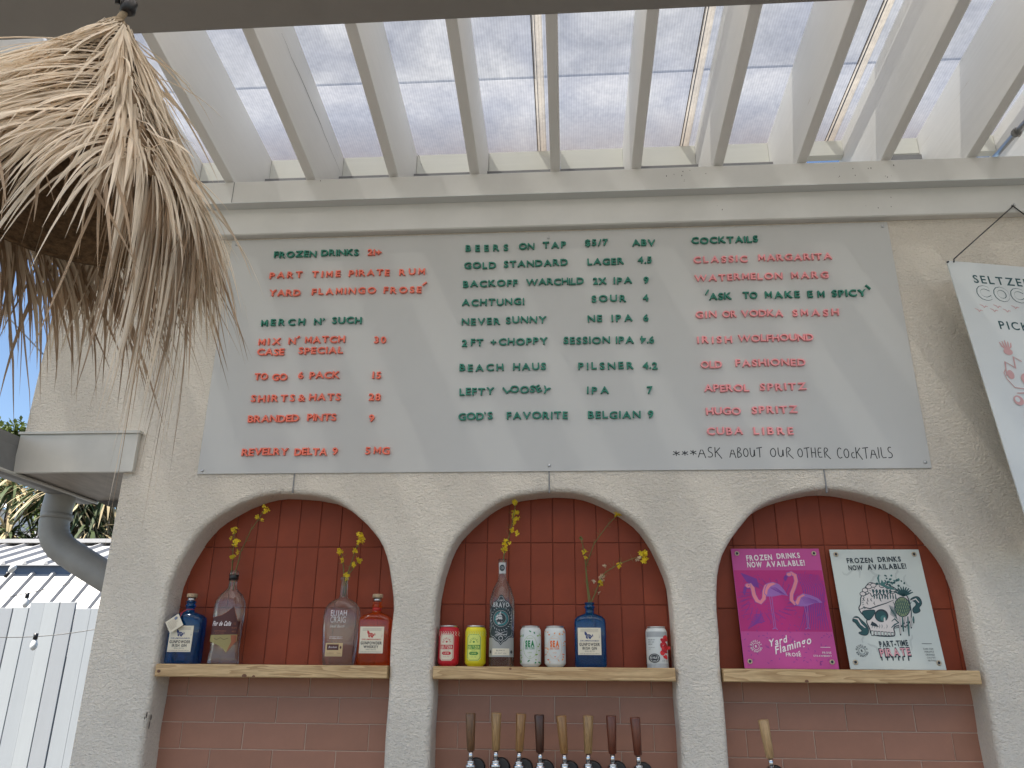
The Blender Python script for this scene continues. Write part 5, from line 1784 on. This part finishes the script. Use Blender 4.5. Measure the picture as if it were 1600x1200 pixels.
def seltz(col, cream, accent):
    def f(d):
        for k in range(9):
            x_ = -.030 + k * .0075
            d.stroke([(x_, .104), (x_ + .004, .099), (x_ + .001, .094), (x_ + .005, .090)], .0022, cream, layer=1, taper=True)
        oc = lambda s: [(-.023 * s, .026), (-.023 * s, .086), (-.017, .086), (-.017, .094 + .000), (.013, .094), (.013, .086), (.019 * s, .086), (.019 * s, .026), (.013, .026), (.013, .018), (-.017, .018), (-.017, .026)]
        P_ = [(-.024, .024), (-.017, .016), (.013, .016), (.020, .024), (.020, .088), (.013, .096), (-.017, .096), (-.024, .088)]
        d.poly(P_, cream)
        d.stroke([(-.002 + (a_ + .002) * .91, .056 + (b_ - .056) * .945) for a_, b_ in P_], .0013, accent, close=True)
        d.arc_text('REVELRY', -.002, .071, .011, .0052, accent, math.radians(175), math.radians(5))
        d.ell(-.002, .072, .0035, .0028, accent, 12)
        d.rect(-.0225, .050, .0185, .063, accent)
        d.text('SELTZER', -.002, .0525, .0078, cream, width=.037, off=0.03)
        d.text('HARD', -.002, .0458, .0026, accent, width=.018)
        d.poly([(-.016, .036), (-.012, .033), (.008, .033), (.012, .036), (.012, .040), (.008, .043), (-.012, .043), (-.016, .040)], accent)
        d.text('LIME', -.002, .0358, .0045, cream, width=.017)
        d.text('12 FL OZ', -.002, .0262, .0030, accent, width=.017)
    return f


redc = flat('red can', 190, 24, 44); yelc = flat('yellow can', 214, 200, 30); whc = flat('white can', 214, 216, 212)
gr1 = flat('leaf green print', 130, 170, 60); gr2 = flat('sea green print', 20, 128, 72); or1 = flat('orange print', 226, 110, 40); or2 = flat('pale orange print', 232, 168, 110)
yc2 = flat('yellow green cream', 206, 214, 110); grd = flat('can green print', 62, 128, 50)
can(-0.336, 'red and cream seltzer can leftmost in the middle arch', redc, seltz(redc, crm, redc))
can(-0.2505, 'yellow and green seltzer can beside the red one', yelc, seltz(yelc, yc2, grd))


def sea(c1, c2, seed):
    def f(d):
        r_ = random.Random(seed)
        for k in range(46):
            an = r_.uniform(-.031, .031)
            z_ = r_.uniform(.012, .106)
            if abs(an) < .019 and .027 < z_ < .092: continue
            d.ell(an, z_, r_.uniform(.0018, .005), r_.uniform(.0012, .0024), c2 if k % 3 else c1, 8, rot=r_.uniform(0, 3), layer=1 + k % 4)
        d.text('SEA', -.001, .0595, .0165, c1, width=.0285, off=0.06)
        d.text('SELTZER', -.001, .0515, .0055, c1, width=.030, off=0.02)
        d.text('REVELRY', -.001, .082, .0030, c2, width=.020)
        d.text('LIME' if seed == 1 else 'ORANGE', -.001, .040, .0032, c2, width=.013)
        d.ring(0, .030, .003, .0006, c2, layer=9, rz=.0012) if seed == 1 else d.ell(0, .030, .0025, .0015, c1, 8)
        d.ring(0, .058, .0215, .0006, c2, layer=10, rz=.034)
    return f


can(-0.0765, 'white can with green leaves and green SEA lettering', whc, sea(gr2, gr1, 1))
can(0.0005, 'white can with orange leaves and orange SEA lettering', whc, sea(or1, or2, 2))


def rose(d):
    r_ = random.Random(5)
    redp = flat('crimson print', 176, 16, 36); red2 = flat('bright red print', 214, 40, 44)
    d.rect(-.033, .090, .033, .106, flat('silver can band', 170, 172, 172), 1)
    for k in range(22):
        d.ell(.021 + r_.gauss(0, .0065), .062 + r_.gauss(0, .016), r_.uniform(.004, .009), r_.uniform(.004, .008), redp if k % 2 else red2, 10, rot=r_.uniform(0, 3), layer=2 + k)
    d.text('NORTH', -.027, .080, .0034, dkp, align='l'); d.text('BERRY SOUR', -.027, .0735, .0034, dkp, align='l', width=.016); d.text('BEER', -.027, .067, .0034, dkp, align='l')
    d.text('ALE BREWED', -.027, .058, .0018, dkp, align='l'); d.text('5%', -.027, .053, .0026, dkp, align='l')
    d.ell(-.012, .028, .0165, .0135, dkp, 20); d.text('REVELRY', -.012, .0265, .0058, whc, width=.026, off=0.02); d.ring(-.012, .028, .013, .0008, whc, rz=.0105)
    d.stroke([(-.022, .023), (-.012, .0205), (-.002, .023)], .0012, whc)
    d.rect(-.033, .0, .033, .0125, flat('silver can band', 170, 172, 172)); d.text('12 FL OZ', .020, .019, .0028, dkp)


can(0.3165, 'white and silver can with red blot print at the right end of the shelf', whc, rose)


# ---- flower sprigs in the bottles
def sprig(label, stems, flowers, yy, twigs=()):
    p0 = at(*stems[0][0], y=yy)
    t = thing('flower_sprig', label, 'flowers', p0, group='mustard flower sprigs in the bottles')
    rs_ = random.Random(len(flowers) * 7 + int(stems[0][0][0]))
    for st in stems:
        P_ = [at(a_, b_, y=yy + (0.012 * math.sin(i * 1.7) if i else 0)) - p0 for i, (a_, b_) in enumerate(st)]
        Q = [P_[0] + Vector((0, 0, -0.06))]
        for u_, v_ in zip(P_[:-1], P_[1:]): Q += [u_, u_.lerp(v_, .5) + rdir() * .0015]
        Q.append(P_[-1])
        n_ = len(Q)
        s_ = MB().tube(Q, [.0021 - .0012 * i / n_ for i in range(n_)], 5)
        for i in range(2, n_ - 1):
            for _ in range(3):
                d_ = (rdir() + Vector((0, 0, .6))).normalized()
                s_.tube([Q[i], Q[i] + d_ * .010, Q[i] + d_ * .018 + Vector((0, 0, .003))], [.0005, .0004, .0003], 4)
        s_.obj('stem', 'stem', t)
    for (fx, fy, r_, nn, mk) in flowers:
        c_ = at(fx, fy, y=yy) - p0
        m_ = MB()
        for k in range(int(nn * 1.8 + 1)):
            q_ = c_ + Vector((rs_.gauss(0, r_ * .45), rs_.gauss(0, r_ * .45), rs_.gauss(0, r_ * .55)))
            nrm = (rdir() + Vector((0, -1.0, .3))).normalized()
            u_ = nrm.cross(Vector((.3, .1, 1))).normalized(); v_ = nrm.cross(u_)
            for a_ in range(4):
                an = a_ * PI / 2 + rs_.uniform(-.3, .3)
                dr = u_ * math.cos(an) + v_ * math.sin(an)
                sd_ = nrm.cross(dr)
                L_ = rs_.uniform(.0055, .0085)
                m_.add([q_, q_ + dr * L_ * .7 + sd_ * L_ * .42 + nrm * .001, q_ + dr * L_ + nrm * .0015, q_ + dr * L_ * .7 - sd_ * L_ * .42 + nrm * .001], [(0, 1, 2, 3)])
        m_.obj('blossom', mk, t)
    return t


YP, PP = 'petal', 'palepetal'
sprig('yellow flowers standing in the tall rum bottle', [[(362, 893), (364, 862), (366, 826)], [(368, 893), (376, 862), (392, 828), (413, 797)]],
      [(363, 829, .010, 7, YP), (370, 847, .011, 8, YP), (362, 840, .005, 2, YP), (363, 871, .009, 4, YP), (371, 862, .004, 1, YP), (415, 797, .011, 6, YP), (402, 808, .007, 2, YP), (408, 812, .004, 1, YP)], BY)
sprig('yellow flowers standing in the flask shaped bourbon bottle', [[(538, 903), (536, 880), (532, 860)], [(541, 903), (552, 870), (563, 840)], [(542, 900), (552, 888), (562, 873)]],
      [(532, 861, .010, 5, YP), (534, 875, .006, 3, YP), (542, 900, .010, 5, YP), (563, 839, .011, 8, YP), (560, 848, .007, 3, YP), (554, 860, .006, 3, YP), (561, 875, .010, 6, YP), (553, 883, .006, 3, YP)], BY)
sprig('yellow flowers rising from the tallest tequila bottle', [[(787, 869), (792, 848), (799, 825), (806, 785)]],
      [(805, 787, .011, 7, YP), (806, 800, .010, 7, YP), (804, 812, .011, 7, YP), (800, 828, .006, 3, YP), (790, 848, .010, 6, YP), (789, 858, .009, 5, YP), (808, 833, .004, 2, YP)], BY)
sprig('long spreading stems with yellow blossoms in the open blue bottle', [[(924, 941), (936, 912), (946, 894), (970, 880), (1004, 868)], [(920, 941), (915, 885), (928, 850), (948, 822), (968, 802)], [(922, 938), (916, 890), (913, 862), (907, 842)]],
      [(1005, 865, .012, 9, YP), (1006, 875, .010, 6, YP), (968, 883, .007, 3, YP), (997, 872, .006, 2, PP), (970, 801, .011, 8, YP), (964, 806, .006, 2, YP), (913, 861, .006, 3, YP), (916, 871, .003, 1, YP), (940, 903, .008, 4, PP), (938, 909, .007, 2, YP), (929, 908, .004, 1, PP), (945, 883, .003, 1, PP), (936, 926, .003, 1, PP), (908, 843, .006, 2, 'stem')], BY)

# ================================================================== BEER TAPS
woods = {'walnut': wood_mat('walnut handle', (0.10, 0.045, 0.018), (0.20, 0.10, 0.045), 'z', 2.2, 0.3),
         'oak': wood_mat('oak handle', (0.22, 0.12, 0.045), (0.40, 0.24, 0.10), 'z', 2.6, 0.32),
         'amber': wood_mat('amber handle', (0.24, 0.11, 0.035), (0.36, 0.19, 0.07), 'z', 1.6, 0.3),
         'dark': wood_mat('dark brown handle', (0.050, 0.018, 0.010), (0.085, 0.032, 0.018), 'z', 1.5, 0.28),
         'mahog': wood_mat('mahogany handle', (0.11, 0.028, 0.014), (0.16, 0.045, 0.022), 'z', 1.5, 0.28),
         'maple': wood_mat('maple handle', (0.40, 0.24, 0.11), (0.54, 0.35, 0.17), 'z', 1.4, 0.35)}
for k_, v_ in woods.items(): MT[k_] = v_
taps = [((735.3, 1114), (735.5, 1173), 'walnut', 'brown walnut', 'leftmost of the eight taps in the middle arch'),
        ((775.5, 1113.4), (774.8, 1172.6), 'oak', 'half dark, half pale wooden', 'second from left in the middle arch'),
        ((814.3, 1115), (811.4, 1174), 'amber', 'honey brown', 'third from left in the middle arch'),
        ((842.6, 1116.5), (843.8, 1176), 'dark', 'very dark brown', 'fourth from left in the middle arch'),
        ((876.7, 1118), (881.5, 1177.5), 'amber', 'light amber', 'fifth tap, tilted left, in the middle arch'),
        ((919, 1118), (919, 1177.5), 'oak', 'pale strongly grained', 'sixth from left in the middle arch'),
        ((954.7, 1118), (957, 1178), 'mahog', 'dark mahogany', 'seventh from left in the middle arch'),
        ((992, 1120.7), (997, 1180), 'mahog', 'reddish brown', 'rightmost of the taps in the middle arch'),
        ((1192.3, 1124.5), (1203.4, 1184.5), 'maple', 'pale maple', 'lone tap in the right arch')]
TY = -0.03
for (tx, bx, wd, nm, wh) in taps:
    A = at(*tx, y=TY); B = at(*bx, y=TY)
    t = thing('beer_tap', nm + ' handled beer tap, ' + wh, 'beer tap', B, group='beer taps below the shelves')
    u = (A - B)
    ln = u.length
    un = u.normalized()
    # handle built upright then tilted
    hm = MB().rings([(0, .0105, .0105, 2), (.0015, .0115, .0115, 2), (ln * .5, .0133, .0133, 2), (ln - .003, .0152, .0152, 2), (ln, .0142, .0142, 2)], 24)
    ho = hm.obj('handle', wd, t)
    ho.rotation_euler = un.to_track_quat('Z', 'Y').to_euler()
    if nm.startswith('half dark'):
        V, F = [], []
        for i in range(9):
            for k in range(6):
                a_ = math.radians(150 + 14 * k)
                r_ = (.0118 + (.0152 - .0118) * i / 8) + .0002
                V.append((r_ * math.cos(a_), r_ * math.sin(a_), .002 + (ln * .97 - .002) * i / 8))
        for i in range(8):
            for k in range(5): F.append((i * 6 + k, i * 6 + k + 1, (i + 1) * 6 + k + 1, (i + 1) * 6 + k))
        MB().add(V, F, 0, True).obj('dark_stripe', 'walnut', ho)
    f0 = -un * 0.0015
    f1 = -un * 0.024
    MB().tube([f0, f0 * .5 + f1 * .5, f1], [.0072, .0062, .0075], 14).obj('ferrule', 'chrome', t)
    # faucet: bonnet and collars under the lever, shank to the wall, spout down and forward
    c_ = f1
    MB().tube([c_ + Vector((0, 0, -.0005)), c_ + Vector((0, 0, -.005)), c_ + Vector((0, 0, -.008)), c_ + Vector((0, 0, -.012)), c_ + Vector((0, 0, -.018)), c_ + Vector((0, 0, -.024))],
              [.0085, .0128, .0095, .0145, .0165, .0125], 18).obj('bonnet', 'chrome', t)
    MB().tube([c_ + Vector((0, .004, -.030)), c_ + Vector((0, -.010, -.031)), c_ + Vector((0, -.0135, -.031))], [.0155, .0135, .007], 18).obj('faucet_body', 'chrome', t)
    MB().tube([c_ + Vector((0, -.0138, -.031)), c_ + Vector((0, -.017, -.031))], .0058, 12).obj('screw', 'steel', t)
    MB().tube([c_ + Vector((0, 0.0045, -.030)), c_ + Vector((0, .123, -.030))], .011, 14).obj('shank', 'chrome', t)
    MB().tube([c_ + Vector((0.013, .014, -.024)), c_ + Vector((0.013, .018, -.024)), c_ + Vector((0.013, .030, -.024)), c_ + Vector((0.013, .033, -.024))], [.024, .0285, .0285, .020], 26).obj('collar', 'black', t)
    MB().tube([c_ + Vector((0, -.004, -.040)), c_ + Vector((0, -.012, -.065)), c_ + Vector((0, -.016, -.10))], [.009, .0075, .0065], 12).obj('spout', 'chrome', t)

# ================================================================== PALM LEAF LAMP
LX, LY, LZT, LZR, LR = -0.915, -1.28, 2.775, 2.325, 0.232
lamp = thing('palm_leaf_lamp', 'shaggy dried palm leaf lampshade hanging at the upper left', 'lamp', (LX, LY, LZR))
LH = LZT - LZR


def cone_r(t):          # t = 0 top .. 1 rim
    return 0.030 + (LR - 0.030) * (max(t, 0.0) ** 1.12)


V, F = [], []
NT, NA = 14, 48
for sgn, off in ((1, 0), (-1, -0.006)):
    o = len(V)
    for i in range(NT + 1):
        t_ = i / NT
        for k in range(NA):
            a_ = 2 * PI * k / NA
            r_ = cone_r(t_) + off + 0.003 * math.sin(k * 5 + i * 2)
            V.append((r_ * math.cos(a_), r_ * math.sin(a_), LH * (1 - t_)))
    for i in range(NT):
        for k in range(NA):
            q_ = (o + i * NA + k, o + i * NA + (k + 1) % NA, o + (i + 1) * NA + (k + 1) % NA, o + (i + 1) * NA + k)
            F.append(q_ if sgn > 0 else q_[::-1])
V.append((0, 0, LH + 0.012)); F += [(k, (k + 1) % NA, len(V) - 1) for k in range(NA)]
MB().add(V, F, 0, True).obj('woven_shade', 'weave', lamp)
# rim bundle
rp = [(LR * math.cos(2 * PI * k / 40), LR * math.sin(2 * PI * k / 40), 0.0) for k in range(41)]
MB().tube(rp, 0.006, 6, cap=False).obj('rim', 'weave', lamp)
TH_R = math.radians(-28)        # the seam line from which the leaves are combed


def surf(t_, a_, lift=0.0):
    r_ = cone_r(min(t_, 1.0)) + lift
    return Vector((r_ * math.cos(a_), r_ * math.sin(a_), LH * (1 - t_)))


def frond_path(t0, a0, sgn, ln, comb, lift, n=7):
    """walks over the shade away from the seam and downwards, then hangs free past the rim"""
    p = surf(t0, a0, 0.004)
    tan = Vector((-math.sin(a0), math.cos(a0), 0)) * sgn
    dn = (surf(t0 + .05, a0) - surf(t0, a0)).normalized()
    out = Vector((math.cos(a0), math.sin(a0), 0))
    d = (tan * comb + dn * math.sqrt(max(.01, 1 - comb * comb)) + out * random.uniform(.0, .09)).normalized()
    P_ = [p]
    step = ln / n
    marg = 0.004 + random.uniform(0, .010) + lift
    for i in range(n):
        p = p + d * step
        tt = (LH - p.z) / LH
        if 0 <= tt <= 1.0:
            r_ = cone_r(tt) + marg * min(1, (i + 1) / 3)
            q = math.hypot(p.x, p.y)
            if q < r_: p = Vector((p.x * r_ / max(q, .001), p.y * r_ / max(q, .001), p.z))
        P_.append(p.copy())
        d = ((P_[-1] - P_[-2]).normalized() * 0.7 + d * 0.3 + Vector((0, 0, -0.085 - .10 * (tt > 1)))).normalized()
    return P_


def ribbon(m_, P_, wd, tw=0.0, mi=0, cen=None):
    n = len(P_)
    V, F = [], []
    for i, p in enumerate(P_):
        t_ = (P_[min(i + 1, n - 1)] - P_[max(i - 1, 0)])
        if t_.length < 1e-6: t_ = Vector((0, 0, -1))
        t_.normalize()
        rad_ = Vector((p.x, p.y, 0.12))
        if rad_.length < 1e-4: rad_ = Vector((1, 0, 0))
        rad_.normalize()
        s_ = t_.cross(rad_)
        if s_.length < 1e-4: s_ = Vector((1, 0, 0))
        s_.normalize()
        nn = s_.cross(t_).normalized()
        s2 = (s_ * math.cos(tw * (i / n + .3)) + nn * math.sin(tw * (i / n + .3)))
        f = i / (n - 1)
        w_ = wd * (0.55 + 0.9 * f if f < 0.3 else 0.82 * (1 - ((f - .3) / .7) ** 1.6) + 0.03) / 2
        V += [p - s2 * w_, p + nn * w_ * 0.35, p + s2 * w_]
    for i in range(n - 1):
        F += [(3 * i, 3 * i + 1, 3 * i + 4, 3 * i + 3), (3 * i + 1, 3 * i + 2, 3 * i + 5, 3 * i + 4)]
    m_.add(V, F, mi)


singles = 0
mass = MB()
random.seed(21)
for i in range(2100):
    t0 = random.random() ** 0.8 * 1.0
    if random.random() < 0.13: t0 = random.uniform(0, .12)
    da = random.uniform(0, 1)
    side = -1 if random.random() < 0.62 else 1
    # on the side seen from the camera the leaves are combed leftwards (towards -x, clockwise seen from above)
    a0 = TH_R + side * da * PI * (1.15 if side < 0 else 0.85)
    comb = random.uniform(.76, .985) if random.random() < .85 else random.uniform(.1, .66)
    if da < 0.06 or side > 0: comb *= random.uniform(.1, .6)
    comb *= min(1.0, 0.45 + t0 * 2.4) * (1.0 - 0.42 * t0 * t0)
    ln = random.uniform(.14, .36)
    if t0 > 0.8: ln = random.uniform(.12, .30)
    P_ = frond_path(t0, a0, side, ln, comb, random.uniform(0, .016) * (3.0 if random.random() < .10 else 1))
    wd = random.uniform(.005, .0105)
    # the strips nearest the camera are objects of their own
    mid = P_[len(P_) // 2]
    if singles < 285 and random.random() < 0.42 and mid.y < 0.05 and P_[0].y < 0.1:
        m_ = MB(); ribbon(m_, P_, wd * 1.15, random.uniform(-1, 1))
        m_.obj('palm_strip', 'frond', lamp)
        singles += 1
    else:
        ribbon(mass, P_, wd, random.uniform(-1, 1))
# long leaves sweeping from the seam across the dark opening
for i in range(95):
    a0 = TH_R - random.uniform(.05, 1.5)
    t0 = random.uniform(.45, 1.0)
    cm = random.uniform(.45, .85)
    P_ = frond_path(t0, a0, -1, random.uniform(.20, .40), cm, random.uniform(0.0, .02), 9)
    ribbon(mass, P_, random.uniform(.004, .009), random.uniform(-1, 1))
# hanging fringe from the rim all the way round
for i in range(300):
    a0 = random.uniform(0, 2 * PI)
    p = surf(1.0, a0, random.uniform(-.004, .004))
    ln = random.uniform(.14, .36) * (1.3 if random.random() < .15 else 1)
    out_d = Vector((math.cos(a0), math.sin(a0), 0))
    tan_d = Vector((-math.sin(a0), math.cos(a0), 0))
    back = math.sin(a0) > 0
    if not back and random.random() < .72: continue
    vel = (Vector((0, 0, -1)) + out_d * random.uniform(.05, .5) + tan_d * (random.uniform(-.85, -.2) if back else random.uniform(-.3, .3))).normalized()
    if random.random() < .2: vel = (vel + tan_d * random.uniform(0, .9)).normalized()
    P_ = [p + Vector((0, 0, .02))]
    for k in range(6):
        P_.append(P_[-1] + vel * ln / 6)
        vel = (vel + Vector((0, 0, -.10)) + rdir() * .05).normalized()
    ribbon(mass, P_, random.uniform(.004, .010), random.uniform(-1, 1), 1)
# the long tail hanging on the right side
for i in range(150):
    a0 = TH_R + random.gauss(0.28, .20)
    t0 = random.uniform(.45, 1)
    p = surf(t0, a0, 0.008)
    ln = random.uniform(.28, .60)
    if i < 7: ln = random.uniform(.66, .84)
    vel = (Vector((0, 0, -1)) * 1.1 + Vector((math.cos(a0), math.sin(a0), 0)) * (0.26 if t0 < .9 else .12)).normalized()
    P_ = [p]
    for k in range(9):
        P_.append(P_[-1] + vel * ln / 9)
        vel = (vel + Vector((0, 0, -.16)) + rdir() * .03 + Vector((-.02, .0, 0))).normalized()
    ribbon(mass, P_, random.uniform(.004, .009) * (1 if i >= 6 else .7), random.uniform(-1, 1), 0 if i % 2 else 1)
# wisps that stand away from the shade
for i in range(60):
    a0 = random.uniform(-PI, PI); t0 = random.uniform(.02, .9)
    p = surf(t0, a0, 0.004)
    vel = (Vector((math.cos(a0), math.sin(a0), 0)) * .6 + rdir() * .5 + Vector((0, 0, -.4))).normalized()
    P_ = [p]
    ln = random.uniform(.10, .26)
    for k in range(7):
        P_.append(P_[-1] + vel * ln / 7)
        vel = (vel + Vector((0, 0, -.14)) + rdir() * .05).normalized()
    ribbon(mass, P_, random.uniform(.002, .004), 1)
tag(mass.obj('palm_fringe', ['frond', 'frond2'], lamp), kind='stuff')
# top braid, rope, socket and cord
for k in range(14):
    a0 = k / 14 * 2 * PI
    MB().tube([surf(0.05, a0, .004), surf(-0.01, a0 + .5, -.006), Vector((0.012 * math.cos(a0 + 1), 0.012 * math.sin(a0 + 1), LH + .022))], [.004, .0045, .003], 5).obj('braid', 'rope', lamp)
MB().tube([(0, 0, LH + .01), (.004, 0, LH + .035), (.014, 0, LH + .055)], [.010, .008, .007], 8).obj('rope_loop', 'rope', lamp)
MB().rings([(LH + .045, .010, .010, 2), (LH + .05, .016, .016, 2), (LH + .075, .017, .017, 2), (LH + .078, .012, .012, 2), (LH + .090, .012, .012, 2), (LH + .094, .007, .007, 2)], 14).obj('socket', 'black', lamp, (.016, 0, 0))
MB().tube([(-.002, -.012, LH + .06), (.0, -.02, LH + .075), (.004, -.012, LH + .088)], .006, 6).obj('plug', 'black', lamp)
MB().tube([(.016, 0, LH + .09), (.019, 0, LH + .13), (.02, 0, 3.40 - LZR)], .0035, 8).obj('cord', 'gutter', lamp)
